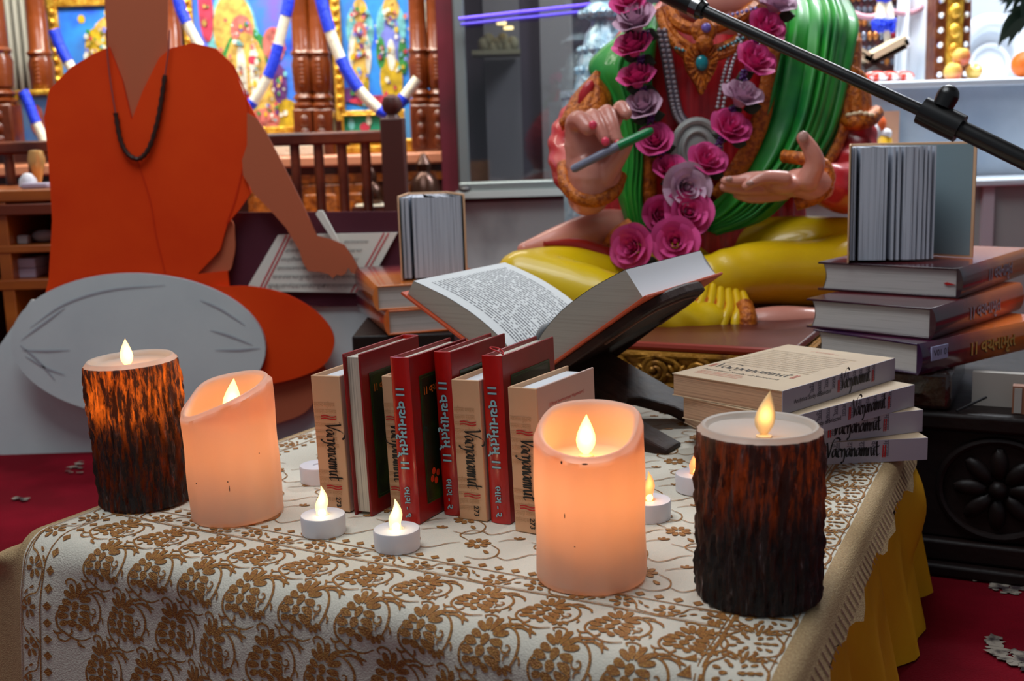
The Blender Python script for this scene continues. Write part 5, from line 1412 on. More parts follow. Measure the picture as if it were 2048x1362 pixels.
carved_post('shrine_pillar', 617, YA+.12, 312, -60, .028, 'left one of the twin carved teak pillars between the two lit paintings', group=G_P)
carved_post('shrine_pillar', 650, YA+.12, 312, -60, .028, 'right one of the twin carved teak pillars between the two lit paintings', group=G_P)
carved_post('shrine_pillar', 846, YA+.10, 300, -60, .026, 'carved teak pillar of the right-hand pair, farther from the maroon pillar', group=G_P)
carved_post('shrine_pillar', 880, YA+.10, 300, -60, .026, 'carved teak pillar of the right-hand pair, touching the maroon pillar', group=G_P)
carved_post('shrine_pillar', 14, YA+.05, 300, -60, .034, 'carved teak pillar at the left edge of the picture', group=G_P)
carved_post('shrine_pillar', 100, YA+.14, 312, -60, .030, 'carved teak pillar behind the orange shoulder of the cutout, left of its neck', group=G_P)
carved_post('shrine_pillar', 362, YA+.14, 312, -60, .030, 'carved teak pillar just right of the neck of the cutout', group=G_P)
# framed paintings
m_fig = [mat('paint_pic_%d' % i, c, 0.5, var=(34, tuple(int(v*.72) for v in c), .42, .66)) for i, c in enumerate(((216, 176, 84), (110, 186, 196), (204, 112, 104), (50, 140, 64), (226, 226, 214), (196, 54, 84), (116, 126, 214), (206, 172, 24), (96, 44, 116)))]
def mat_sky(name, c0, c1, c2):
    m = bpy.data.materials.new(name); m.use_nodes = True; nt = m.node_tree; b_ = nt.nodes['Principled BSDF']
    tc = nt.nodes.new('ShaderNodeTexCoord'); n = nt.nodes.new('ShaderNodeTexNoise'); n.inputs['Scale'].default_value = 7; n.inputs['Detail'].default_value = 3
    nt.links.new(tc.outputs['Object'], n.inputs['Vector'])
    r = nt.nodes.new('ShaderNodeValToRGB'); e = r.color_ramp.elements
    e[0].position = .35; e[0].color = rgb(*c0); e[1].position = .68; e[1].color = rgb(*c2); x = e.new(.5); x.color = rgb(*c1)
    nt.links.new(n.outputs['Fac'], r.inputs[0]); nt.links.new(r.outputs[0], b_.inputs['Base Color']); b_.inputs['Roughness'].default_value = .4
    MATS[name] = m; return m
def painting(px0, px1, py0, py1, Y, label, skym, blobs, frame=.028, bead=True):
    a, c = P(px0, py1, Y), P(px1, py0, Y); x0, x1, z0, z1 = a.x, c.x, a.z, c.z
    t = thing('framed_painting', label, 'painting', ((x0+x1)/2, Y, z0), 'framed paintings in the shrine')
    b_ = MB(); b_.box((x0, Y, z0), (x1, Y+.012, z1)); b_.build('canvas', skym, t, smooth=False)
    b_ = MB(); f = frame
    b_.box((x0-f, Y-.014, z0-f), (x0, Y+.016, z1+f)); b_.box((x1, Y-.014, z0-f), (x1+f, Y+.016, z1+f)); b_.box((x0, Y-.014, z0-f), (x1, Y+.016, z0)); b_.box((x0, Y-.014, z1), (x1, Y+.016, z1+f)); b_.build('frame', m_gild, t, smooth=False, bevel=.003)
    if bead:
        n = int((z1-z0)/.026)
        for xx in (x0-f*.5, x1+f*.5):
            b_ = MB()
            for i in range(n): b_.ball((xx, Y-.016, z0+(i+.5)*(z1-z0)/n), .0095, 8)
            b_.build('frame_beading', m_gild, t)
    b_ = MB()
    for bi, (px, py, rx, ry, k, l) in enumerate(blobs):
        q = P(px, py, Y); n = 20
        b_.prism([(q.x+S(rx, Y)*math.cos(i*2*PI/n), q.z+S(ry, Y)*math.sin(i*2*PI/n)) for i in range(n)], lambda x, y, d: (x, Y-.0008*(l+1)-.00022*bi+d, y), .0005, k)
    rq = random.Random(len(label)); dots = [q for q in blobs if q[2] > 8]
    if bead:
        for i in range(150):
            q0 = rq.choice(dots); a_ = rq.uniform(0, 6.28); f_ = rq.uniform(.1, 1.25); px, py = q0[0]+q0[2]*f_*math.cos(a_), q0[1]+q0[3]*f_*math.sin(a_)
            if not (px0+4 < px < px1-4 and py0+4 < py < py1-6): continue
            q = P(px, py, Y); rr = S(rq.uniform(1.2, 4.5), Y); n = 8; k2 = rq.choice((0, 1, 2, 3, 4, 4, 5, 6, 7, 8))
            b_.prism([(q.x+rr*math.cos(j*2*PI/n), q.z+rr*rq.uniform(.8, 1.8)*math.sin(j*2*PI/n)) for j in range(n)], lambda x, y, d: (x, Y-.008-.00003*i+d, y), .0005, k2)
    b_.build('painted_figures', m_fig, t, smooth=False, fix=False)
    return t
sky1 = mat_sky('picture_sky', (30, 60, 190), (60, 120, 225), (120, 90, 190)); sky2 = mat_sky('picture_sky_cyan', (40, 90, 220), (50, 140, 230), (60, 110, 190)); sky3 = mat_sky('picture_dusk', (60, 110, 200), (90, 130, 180), (130, 120, 90))
big = [(470, 110, 52, 130, 1, 0), (468, 60, 40, 70, 0, 1), (484, 62, 22, 30, 2, 2), (500, 170, 58, 110, 3, 1), (495, 170, 44, 100, 0, 2), (485, 150, 9, 60, 4, 3), (510, 150, 9, 60, 4, 3), (490, 190, 10, 10, 5, 4), (505, 120, 8, 8, 5, 4), (548, 90, 22, 34, 2, 1), (540, 200, 34, 40, 0, 1), (560, 170, 14, 40, 8, 2), (412, 20, 14, 60, 5, 1), (575, 230, 26, 30, 7, 2), (530, 240, 30, 22, 2, 2)]
painting(404, 578, -70, 258, YA+.42, 'large lit painting with a crowned figure in a pale halo, left of the twin pillars', sky1, big)
two = [(720, 60, 27, 50, 1, 0), (720, 22, 14, 24, 0, 1), (720, 62, 13, 18, 2, 2), (720, 110, 22, 55, 4, 1), (720, 120, 12, 50, 0, 2), (720, 165, 18, 46, 7, 1), (720, 108, 12, 6, 5, 3),
       (782, 55, 29, 50, 1, 0), (782, 18, 16, 24, 0, 1), (782, 52, 14, 18, 6, 2), (782, 100, 24, 45, 6, 1), (783, 160, 22, 46, 7, 2), (762, 105, 9, 30, 3, 2), (806, 112, 9, 34, 3, 2), (783, 110, 8, 30, 4, 3), (700, 190, 20, 14, 8, 1), (840, 60, 20, 70, 4, 0), (835, 120, 16, 50, 2, 1), (760, 200, 60, 9, 5, 1)]
painting(692, 850, -70, 222, YA+.42, 'lit painting of two haloed standing figures between the teak pillars', sky2, two)
painting(143, 330, 8, 300, YA+.44, 'lit painting of a blue sky and olive hill behind the cutout neck', sky2, [(195, 120, 24, 60, 7, 1), (240, 100, 60, 70, 0, 0), (163, 38, 7, 8, 7, 1), (260, 200, 60, 40, 3, 1)], bead=True)
painting(48, 98, 190, 290, YA+.10, 'small gold-framed picture under the blue and white garland at the left edge', sky3, [(75, 240, 14, 30, 2, 1)], frame=.014, bead=False)
# lower little picture on the altar top
t = painting(690, 768, 230, 264, YA+.34, 'small green picture strip on the altar top below the two standing figures', mat('picture_green', (20, 130, 104), 0.5), [(703, 248, 6, 12, 1, 1), (730, 254, 10, 8, 5, 2), (738, 240, 5, 10, 4, 3)], frame=.006, bead=False)
b_ = MB(); q = P(870, 300, YA+.30); b_.box((P(812, 300, YA+.3).x, YA+.30, zt_), (P(832, 300, YA+.3).x, YA+.33, Zp(224, YA+.3))); o = b_.build('blue_box', mat('box_cyan', (80, 150, 210), 0.5), loc=P(820, 300, YA+.3)); tag(o, 'narrow blue and green box on the altar beside the newel post', 'box')
b_ = MB(); b_.box((P(812, 300, YA+.2).x, YA+.16, zt_), (P(834, 300, YA+.2).x, YA+.24, Zp(284, YA+.2))); o = b_.build('gilt_block', m_gild, bevel=.004, loc=P(822, 310, YA+.2)); tag(o, 'small gilt block on the altar edge right of the newel post', 'block')
# white cloth strip and gilt steps glimpsed between the balusters
b_ = MB(); b_.box((P(540, 300, YA+.1).x, YA+.06, zt_), (P(650, 300, YA+.1).x, YA+.30, Zp(290, YA+.1))); o = b_.build('altar_cloth', m_gwhite, bevel=.003, loc=P(590, 300, YA+.1)); tag(o, 'folded white cloth on the altar top behind the rail', 'cloth')
b_ = MB(); b_.box((P(690, 300, YA+.1).x, YA+.10, zt_), (P(795, 300, YA+.1).x, YA+.30, Zp(296, YA+.1))); b_.box((P(690, 300, YA+.1).x, YA+.2, Zp(296, YA+.1)), (P(795, 300, YA+.1).x, YA+.30, Zp(284, YA+.1))); o = b_.build('gilt_step', m_gild, bevel=.003, loc=P(740, 300, YA+.1)); tag(o, 'low gilt step on the altar top behind the newel post', 'step')
# blue and white garlands
def streamer(pts, Y, r_, label, first=0, lens=(1.0, .8)):
    q = [P(x, y, Y) for x, y in cat_rom(pts, 80)]
    t = thing('paper_garland', label, 'garland', q[0], 'blue and white garlands in the shrine')
    L = [0]
    for i in range(79): L.append(L[-1]+(q[i+1]-q[i]).length)
    k, i0, s_ = first, 0, 0.0
    while i0 < 78:
        ln = (.085, .070)[k % 2]
        i1 = i0+1
        while i1 < 79 and L[i1]-L[i0] < ln: i1 += 1
        b_ = MB(); b_.tube(q[i0:i1+1], r_*(1.05 if k % 2 == 0 else .95), 12); b_.build('garland_section', m_blue if k % 2 == 0 else m_gwhite, t)
        i0 = i1; k += 1
    return t
streamer([(582, -40), (576, 10), (562, 70), (548, 122), (530, 165), (505, 205), (470, 240)], YA+.02, .014, 'blue and white garland hanging down left to the shoulder of the cutout')
streamer([(640, -10), (650, 30), (668, 85), (690, 135), (715, 175), (745, 208), (770, 226), (792, 214), (815, 186), (836, 158)], YA+.0, .015, 'blue and white garland sagging below the two standing figures')
streamer([(352, -20), (362, 20), (378, 55), (396, 88), (410, 110)], YA+.02, .014, 'blue and white garland between the cutout neck and its raised shoulder')
streamer([(108, 60), (120, 92), (134, 120), (146, 142), (160, 160)], YA+.02, .014, 'blue and white garland disappearing behind the left shoulder of the cutout')
streamer([(46, 182), (58, 208), (68, 236), (80, 262), (92, 290)], YA+.02, .013, 'blue and white garland across the small gold-framed picture')
# folded pale curtain upper left
cu = MB(); c0, c1 = P(22, 170, YA+.3), P(92, 170, YA+.3)
cu.grid(lambda u, v: (c0.x+(c1.x-c0.x)*u, YA+.30+.015*math.sin(u*30), Zp(200, YA+.3)+.55*v), 60, 4); o = cu.build('grey_curtain', mat('curtain_grey', (150, 148, 138), 0.9), loc=c0, solid=.003, angle=180); tag(o, 'pale grey pleated curtain in the upper left corner', 'curtain')
b_ = MB(); b_.box((xl, YA+.55, zt_), (xr, YA+.58, 2.0)); b_.build('back_panel', m_teakd, al, smooth=False)
# maroon pillar strip
b_ = MB(); a, c = P(886, 390, YA-.05), P(918, 390, YA-.05); b_.box((a.x, YA-.05, 0), (c.x, YA+.4, 2.2)); o = b_.build('trim_2', mat('pillar_maroon', (96, 8, 30), 0.5, var=(6, (70, 6, 22), 0.4, 0.7)), smooth=False); struct(o)
# rail in front of the altar
YR = 2.55
rl_ = thing('altar_rail', 'dark wooden rail with turned balusters and a ball-topped newel post', 'railing', (P(650, 430, YR).x, YR, 0))
m_rail = mat('rail_wood', (124, 58, 32), 0.4, var=(14, (66, 24, 16), 0.35, 0.65), coat=0.2)
nz = P(785, 236, YR); npx = nz.x
b_ = MB(); b_.box((npx-.026, YR-.026, 0), (npx+.026, YR+.026, nz.z)); b_.build('newel_post', mat('rail_wood_dark', (72, 32, 24), 0.45), rl_, bevel=.004)
b_ = MB(); b_.lathe([(.018, nz.z), (.012, nz.z+.008), (.020, nz.z+.016), (.023, nz.z+.030), (.018, nz.z+.044), (.006, nz.z+.050)], 20, (npx, YR, 0)); b_.build('finial', MATS['rail_wood_dark'], rl_)
hz1 = P(640, 275, YR).z
b_ = MB(); b_.box((P(-120, 275, YR).x, YR-.024, hz1-.016), (npx-.02, YR+.024, hz1+.012)); b_.build('handrail', m_rail, rl_, bevel=.006)
b_ = MB(); b_.box((P(-120, 275, YR).x, YR-.016, .03), (npx-.02, YR+.016, .055)); b_.build('foot_rail', m_rail, rl_, bevel=.004)
for px in list(range(592, 765, 47))+[20, 68]:
    c = P(px, 340, YR); b_ = MB(); zt2 = hz1-.016; hh_ = zt2-.055
    b_.lathe([(.011, .055), (.011, .055+hh_*.12), (.006, .055+hh_*.16), (.012, .055+hh_*.35), (.007, .055+hh_*.55), (.006, .055+hh_*.62), (.011, .055+hh_*.66), (.011, zt2)], 12, (c.x, YR, 0)); b_.build('baluster', m_rail, rl_)

# ================================================================== LOW SHELF AT THE FAR LEFT
YS = 2.20
m_pine = mat('shelf_wood', (170, 92, 24), 0.4, var=(12, (134, 64, 16), 0.35, 0.65, (.3, 1, 1)), coat=0.2)
x0, x1 = P(-150, 480, YS).x, P(150, 480, YS).x
sf = thing('low_shelf_unit', 'low orange-brown wooden shelf unit at the left edge behind the cutout', 'shelf', ((x0+x1)/2, YS+.12, 0))
def zpx(py, Y, px=40): return P(px, py, Y).z
b_ = MB(); b_.box((x0, YS, zpx(404, YS)), (x1, YS+.30, zpx(376, YS+.12))); b_.build('top_board', m_pine, sf, bevel=.003)
b_ = MB(); b_.box((x0, YS-.006, zpx(430, YS)), (x1, YS+.01, zpx(408, YS))); b_.build('apron', mat('shelf_wood_dark', (104, 44, 22), 0.4), sf, bevel=.002)
for y0, y1 in ((506, 491), (580, 560)):
    b_ = MB(); b_.box((x0, YS, zpx(y0, YS)), (x1, YS+.28, zpx(y1, YS))); b_.build('shelf', m_pine, sf, bevel=.002)
b_ = MB(); b_.box((x0, YS+.28, 0), (x1, YS+.295, zpx(404, YS))); b_.build('back_panel', mat('shelf_back', (26, 16, 16), 0.7), sf)
for px in (-140, 5, 148):
    c = P(px, 480, YS); b_ = MB(); b_.box((c.x-.012, YS+.002, 0), (c.x+.012, YS+.28, zpx(404, YS))); b_.build('side_panel', m_pine, sf, bevel=.002)
def small(name, label, cat_, fn, m, loc=None, bevel=0, group=None):
    b_ = MB(); fn(b_); o = b_.build(name, m, bevel=bevel, loc=loc); return tag(o, label, cat_, group)
def at(px, py, Y): return P(px, py, Y)
m_lilacbox = mat('carton_lilac', (170, 160, 180), 0.6); m_greyitem = mat('item_grey', (150, 148, 150), 0.6)
zsh = zpx(560, YS)
for k in range(2):
    c = at(52, 560, YS+.06); h_ = .019
    small('carton', ('lower' if k == 0 else 'upper')+' pale carton of the pair on the bottom shelf at the left edge', 'box', lambda b: b.box((c.x-.033, YS+.03, zsh+.0003+k*(h_+.0004)), (c.x+.033, YS+.12, zsh+k*(h_+.0004)+h_)), m_lilacbox, (c.x, YS+.07, zsh+k*.0195), .002, 'pale cartons on the bottom shelf')
zs_ = zpx(491, YS); c = at(54, 490, YS+.05)
small('small_white_box', 'small white box on the middle shelf at the left', 'box', lambda b: b.box((c.x-.010, YS+.03, zs_+.0003), (c.x+.010, YS+.05, zs_+.017)), m_greyitem, (c.x, YS+.04, zs_), .002)
c2 = at(92, 490, YS+.06)
small('cloth_bundle', 'crumpled grey cloth bundle on the middle shelf beside the cutout', 'cloth', lambda b: b.ball((c2.x, YS+.06, zs_+.013), (.026, .02, .0125), 12), m_greyitem, (c2.x, YS+.06, zs_))
zt3 = zpx(376, YS+.12); c3 = at(57, 372, YS+.08)
small('white_bowl', 'small white domed pot on the shelf top at the left', 'pot', lambda b: b.lathe([(.012, zt3+.0003), (.018, zt3+.004), (.016, zt3+.018), (.008, zt3+.028), (.003, zt3+.030)], 16, (c3.x, YS+.08, 0)), mat('pot_white', (206, 206, 214), 0.4), (c3.x, YS+.08, zt3))
c4 = at(82, 380, YS+.05)
small('pale_tray', 'flat pale tray on the shelf top beside the white pot', 'tray', lambda b: b.box((c4.x-.030, YS+.03, zt3+.0003), (c4.x+.02, YS+.07, zt3+.011)), m_lilacbox, (c4.x, YS+.05, zt3), .003)
c5 = at(76, 350, YS+.2)
def lamp_(b):
    b.lathe([(.016, zt3+.0003), (.016, zt3+.004), (.006, zt3+.008), (.012, zt3+.03), (.018, zt3+.055), (.014, zt3+.072), (.004, zt3+.074)], 16, (c5.x, YS+.20, 0))
small('brass_lamp', 'small brass and glass lamp at the back of the shelf top', 'lamp', lamp_, mat('brass_pale', (230, 180, 110), 0.25, 0.5), (c5.x, YS+.2, zt3))

# ================================================================== GLASS CASE AND MARBLE WALL IN THE MIDDLE
YG = 3.0
m_alu = mat('aluminium', (128, 136, 136), 0.35, 0.6); m_marble = mat('marble_grey', (160, 166, 164), 0.35, var=(5, (104, 108, 110), 0.5, 0.72, (1, 1, .55)), coat=0.2)
m_marbleb = mat('marble_pale', (186, 200, 214), 0.3, var=(4, (150, 166, 186), 0.45, 0.7), coat=0.25)
gx0, gx1 = P(916, 300, YG).x, P(1300, 300, YG).x; gz0 = P(1000, 372, YG).z
b_ = MB(); b_.box((gx0-.01, YG+.02, 0), (gx1+.4, YG+.10, P(1000, 396, YG).z)); struct(b_.build('wall_front', m_marble, smooth=False))
b_ = MB(); z_ = P(1000, 394, YG).z; b_.box((gx0-.01, YG-.02, z_), (gx1+.4, YG+.10, z_+.018)); b_.box((gx0-.01, YG+.0, z_-.012), (gx1+.4, YG+.02, z_-.002), 1); struct(b_.build('trim_3', [m_marble, m_dark], smooth=False))
wn = bpy.data.objects.new('window_1', None); COL.objects.link(wn); wn.location = (gx0, YG, gz0); OFF[wn] = wn.location.copy(); wn['kind'] = 'structure'
b_ = MB(); b_.box((gx0, YG-.01, gz0-.012), (gx0+.028, YG+.03, 2.2)); b_.box((gx0, YG-.012, gz0-.012), (gx1+.3, YG+.03, gz0+.012)); b_.build('window_frame', m_alu, wn, bevel=.004)
mg = bpy.data.materials.new('case_glass'); mg.use_nodes = True; nt = mg.node_tree
for n in list(nt.nodes): nt.nodes.remove(n)
out = nt.nodes.new('ShaderNodeOutputMaterial'); tr = nt.nodes.new('ShaderNodeBsdfTransparent'); tr.inputs[0].default_value = (.82, .84, .86, 1); gl_ = nt.nodes.new('ShaderNodeBsdfGlossy'); gl_.inputs['Roughness'].default_value = .04
mx = nt.nodes.new('ShaderNodeMixShader'); mx.inputs[0].default_value = .08; nt.links.new(tr.outputs[0], mx.inputs[1]); nt.links.new(gl_.outputs[0], mx.inputs[2]); nt.links.new(mx.outputs[0], out.inputs[0])
b_ = MB(); b_.box((gx0+.02, YG+.006, gz0), (gx1+.3, YG+.012, 2.2)); b_.build('pane', mg, wn, smooth=False)
m_refl_and_shelf = [mat('case_grey', (112, 106, 106), 0.9), mat('case_plum', (66, 52, 62), 0.9), mat('case_stone', (134, 128, 126), 0.9), mat('case_shelf', (120, 112, 84), 0.7)]
for px0, px1, k, dy in ((925, 975, 1, .42), (975, 1046, 0, .38), (1046, 1086, 1, .40), (1086, 1150, 2, .37), (1150, 1330, 1, .42)):  # panels stand in for the hall's grey bands mirrored in the glass
    a, c = P(px0, 300, YG+dy), P(px1, 300, YG+dy); b_ = MB(); b_.box((a.x, YG+dy, 0), (c.x, YG+dy+.02, 2.2)); struct(b_.build('trim_%d' % (4+[925, 975, 1046, 1086, 1150].index(px0)), m_refl_and_shelf[k], smooth=False))
a, c = P(945, 105, YG+.3), P(1040, 105, YG+.3); zc = a.z
t = thing('display_shelf', 'dim olive shelf with a heap of ornaments seen through the glass case', 'shelf', ((a.x+c.x)/2, YG+.3, zc))
b_ = MB(); b_.box((a.x, YG+.22, zc-.012), (c.x, YG+.37, zc)); b_.build('board', m_refl_and_shelf[3], t)
b_ = MB()
for i in range(7): b_.ball((a.x+(c.x-a.x)*(.25+.10*i), YG+.28, zc+.018+.012*math.sin(i*2.1)), (.018, .015, .022), 10)
b_.build('ornaments', m_refl_and_shelf[3], t)
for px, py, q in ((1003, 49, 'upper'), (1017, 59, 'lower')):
    c = P(px, py, YG+.25); b_ = MB(); b_.lathe([(.002, 0), (.013, 0), (.013, .008), (.002, .008)], 20, (c.x, c.y, c.z)); o = b_.build('downlight', mat('downlight_glow', (255, 230, 160), .4, emit=((255, 226, 150), 3.0)), loc=c); tag(o, q+' of the two small warm downlights inside the glass case', 'light', 'downlights in the glass case')  # spots mirrored in the glass, imitated by small glowing discs
m_refl_v = mat('led_violet', (110, 80, 255), .4, emit=((84, 60, 210), .55)); m_refl_v2 = mat('led_violet_dim', (90, 70, 220), .4, emit=((70, 52, 180), .28))  # violet streaks reflected in the glass, given a glow of their own
for (xa, ya), (xb, yb), m_, r_, lab in (((918, 38), (1260, 0), m_refl_v, .0042, 'brighter violet light strip slanting across the top of the glass case'), ((922, 49), (1200, 20), m_refl_v2, .0038, 'dimmer violet light strip just below the brighter one')):
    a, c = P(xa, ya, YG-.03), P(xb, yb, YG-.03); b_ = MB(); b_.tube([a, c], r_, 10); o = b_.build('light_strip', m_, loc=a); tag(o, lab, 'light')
c = P(930, 378, YG-.06); small('black_clip', 'small black clip at the lower corner of the glass case frame', 'clip', lambda b: b.ball((c.x, c.y, c.z), (.016, .02, .009), 12), m_black, c)

# silver carved column behind the statue
m_silv = mat('silver_glitter', (150, 186, 206), 0.3, 0.5, var=(60, (206, 226, 236), 0.45, 0.7), bump=(90, 1.0))
YV = 2.62; c = P(1222, 300, YV)
t = thing('silver_column', 'pale silver glittering carved column behind the green shawl of the statue', 'column', (c.x, YV, 0))
def zq(py): return P(1222, py, YV).z
b_ = MB(); r1 = S(1, YV)
b_.lathe([(95*r1, 0), (95*r1, zq(196)), (98*r1, zq(194)), (98*r1, zq(180)), (70*r1, zq(178)), (66*r1, zq(150)), (62*r1, zq(120)), (52*r1, zq(90)), (46*r1, zq(66)), (34*r1, zq(50)), (34*r1, zq(40)), (50*r1, zq(32)), (54*r1, zq(24)), (48*r1, zq(16)), (36*r1, zq(6)), (40*r1, zq(-40)), (60*r1, zq(-120))], 28, (c.x, YV, 0)); b_.build('shaft', m_silv, t)
b_ = MB()
for k in range(9):
    a = PI+PI*(k+.5)/9
    for zz_, rr in ((zq(28), 54*r1), (zq(100), 57*r1), (zq(140), 64*r1)): b_.ball((c.x+rr*math.cos(a), YV+rr*math.sin(a), zz_), .010, 8)
b_.build('beads', m_silv, t)

# ================================================================== MARBLE PEDESTAL AND SHRINE AT THE RIGHT
YP = 2.60
px_l = P(1690, 300, YP).x; zp = P(1900, 160, YP).z
b_ = MB(); b_.box((px_l, YP, 0), (2.4, YP+.9, zp-.016)); struct(b_.build('wall_right', m_marbleb, smooth=False))
b_ = MB(); b_.box((px_l-.02, YP-.03, zp-.016), (2.42, YP+.92, zp)); struct(b_.build('trim_9', mat('marble_white', (206, 216, 226), 0.25, coat=.3), bevel=.004))
zl = P(2000, 357, YP-.16).z
b_ = MB(); b_.box((P(1930, 400, YP-.12).x-.5, YP-.14, 0), (2.4, YP-.001, zl-.016)); struct(b_.build('baseboard_right', m_marble, smooth=False))
b_ = MB(); b_.box((P(1930, 400, YP-.12).x-.52, YP-.17, zl-.016), (2.42, YP-.002, zl)); struct(b_.build('trim_10', MATS['marble_white'], bevel=.004))
b_ = MB(); a = P(1975, 420, YP-.15); b_.box((a.x-.012, YP-.155, 0), (a.x+.012, YP-.141, zl-.017)); struct(b_.build('trim_11', mat('marble_strip', (190, 182, 190), 0.4), smooth=False))
YQ = 2.80
def zr(py, px=1850, Y=YQ): return P(px, py, Y).z
zt4 = zp+.0004
# white back of the shrine
m_satin = mat('satin_white', (236, 240, 246), 0.35, spec=.5); m_whitep = mat('shrine_white', (230, 234, 240), 0.4)
a, c = P(1600, 100, YQ+.36), P(2140, 100, YQ+.36); b_ = MB(); b_.box((a.x, YQ+.36, 0), (c.x, YQ+.38, 2.2)); struct(b_.build('wall_left', mat('shrine_backing', (190, 196, 206), 0.6), smooth=False))
t = thing('round_throne', 'white throne with a large round raised ring at the upper right', 'throne', (P(1985, 150, YQ+.2).x, YQ+.2, zt4))
cc = P(1978, 116, YQ+.20); r0 = S(66, YQ+.2)
b_ = MB(); b_.box((cc.x-r0, YQ+.20, zt4), (cc.x+r0, YQ+.24, cc.z)); b_.prism([(cc.x+r0*math.cos(i*PI/16), cc.z+r0*1.1*math.sin(i*PI/16)) for i in range(17)], lambda x, y, d: (x, YQ+.20+d, y), .04); b_.build('back_board', m_whitep, t, angle=30)
b_ = MB(); b_.tube([(cc.x+r0*.93*math.cos(a_), YQ+.195, max(zt4+.02, cc.z+r0*1.02*math.sin(a_))) for a_ in [(-.35+i*(1.7*PI)/40) for i in range(41)]], .022, 12); b_.tube([(cc.x+r0*.55*math.cos(i*PI/14), YQ+.198, cc.z-.02+r0*.62*math.sin(i*PI/14)) for i in range(29)], .006, 8); b_.build('ring', m_satin, t)
cu = MB(); c0, c1 = P(1806, 100, YQ+.1), P(1872, 100, YQ+.1)
cu.grid(lambda u, v: (c0.x+(c1.x-c0.x)*u+(.03*(1-v) if u < .5 else 0)*-.6, YQ+.10+.012*math.sin(u*17+v)+.0*v, zt4+.001+.62*v), 40, 6); o = cu.build('satin_drape', m_satin, loc=(c0.x, YQ+.1, zt4), solid=.003, angle=180); tag(o, 'bright white satin drape hanging left of the gilded post', 'drape')
# gilded post
a, c = P(1868, 150, YQ), P(1938, 150, YQ)
t = thing('gilded_post', 'gilded shrine post set with silver studs, behind the fruit', 'post', ((a.x+c.x)/2, YQ+.03, zt4))
b_ = MB(); b_.box((a.x, YQ, zt4), (c.x, YQ+.06, 1.9)); b_.build('core', mat('gilt_red', (128, 70, 30), 0.4, 0.3, var=(40, (90, 30, 24), 0.4, 0.7), bump=(80, .8)), t)
b_ = MB(); w2 = (c.x-a.x); b_.box((a.x+w2*.30, YQ-.012, zt4), (a.x+w2*.72, YQ, 1.9)); 
for k in range(14): b_.ball((a.x+w2*.5, YQ-.014, zt4+.03+k*.045), (.014, .008, .018), 10)
b_.build('gilt_relief', m_gild, t)
b_ = MB()
for k in range(18):
    for f in (.14, .86): b_.ball((a.x+w2*f, YQ-.004, zt4+.02+k*.034), .0075, 8)
b_.build('studs', mat('stud_silver', (220, 224, 234), 0.15, 0.7), t)
# dark jewelled hanging
a, c = P(1660, 80, YQ+.16), P(1806, 80, YQ+.16)
t = thing('jewelled_panel', 'dark jewelled panel of studs behind the blue tassel', 'panel', ((a.x+c.x)/2, YQ+.16, zt4))
b_ = MB(); b_.box((a.x, YQ+.16, zt4), (c.x, YQ+.19, 1.8)); b_.build('board', mat('jewel_dark', (58, 30, 34), 0.5, var=(50, (110, 40, 40), 0.5, 0.7)), t, smooth=False)
b_ = MB(); rn = random.Random(8)
for i in range(12):
    for j in range(16): b_.ball((a.x+.01+(c.x-a.x-.02)*i/11, YQ+.158, zt4+.03+j*.032), (.007, .006, .009 if j % 3 else .012), 8, rn.choice((0, 0, 1, 2)))
b_.build('studs', [mat('stud_grey', (130, 136, 150), 0.2, 0.6), mat('stud_bronze', (190, 120, 60), 0.25, 0.5), mat('stud_red', (150, 30, 40), 0.3)], t)
b_ = MB(); b_.tube([P(x, y, YQ+.10) for x, y in cat_rom([(1664, -8), (1690, 16), (1716, 30), (1744, 34), (1772, 22), (1800, 26), (1826, 24), (1850, 10), (1880, -16)], 40)], .007, 10); o = b_.build('scalloped_fringe', mat('fringe_pink', (206, 150, 160), 0.6), loc=P(1664, -8, YQ+.1)); tag(o, 'pinkish scalloped bead fringe sagging at the top right', 'fringe')
t = thing('tassel', 'hanging cream tassel with a fluffy blue end at the top right', 'tassel', P(1768, 60, YQ+.02))
YX = YQ+.04
b_ = MB(); b_.ball(P(1768, -2, YX), (S(15, YX), .016, S(10, YX)), 12); b_.build('top_band', m_blue, t)
for px in (1760, 1778):
    b_ = MB(); b_.tube([P(1768+(px-1768)*.6, 4, YX), P(px, 38, YX)], [S(8, YX), S(11, YX)], 12); b_.build('cream_roll', m_gwhite, t)
b_ = MB(); rn = random.Random(4)
for i in range(60): b_.ball(P(1768+rn.uniform(-20, 20), 50+rn.uniform(-9, 9), YX+rn.uniform(-.02, .02)), S(rn.uniform(5, 8), YX), 6)
b_.build('fluffy_end', m_blue, t)
b_ = MB(); b_.tube([P(1774, 60, YX), P(1776, 96, YX)], S(6, YX), 10); b_.build('cord', m_gwhite, t)
# open book on its little stand, packets, fruit
t = thing('small_book_stand', 'small dark folding stand holding an open book on the marble pedestal', 'book stand', (P(1768, 150, YQ-.08).x, YQ-.08, zt4))
YB2 = YQ-.10
def bar(b, p, q, w_, th): 
    a_, c_ = P(*p, YB2), P(*q, YB2); d_ = (c_-a_).normalized(); n_ = Vector((-d_.z, 0, d_.x)); 
    b.prism([(0, 0), (1, 0), (1, 1), (0, 1)], lambda x, y, d: a_+(c_-a_)*x+n_*th*(y-.5)+Vector((0, d, 0)), w_)
zf = 158
b_ = MB(); bar(b_, (1812, 92), (1728, 136), .10, .012); b_.build('plank', m_rehal, t, smooth=False)
b_ = MB(); bar(b_, (1722, 108), (1806, zf), .10, .012); b_.build('plank', m_rehal, t, smooth=False)
t2 = thing('small_open_book', 'open book with buff pages on the little stand at the right', 'book', P(1746, 122, YB2))
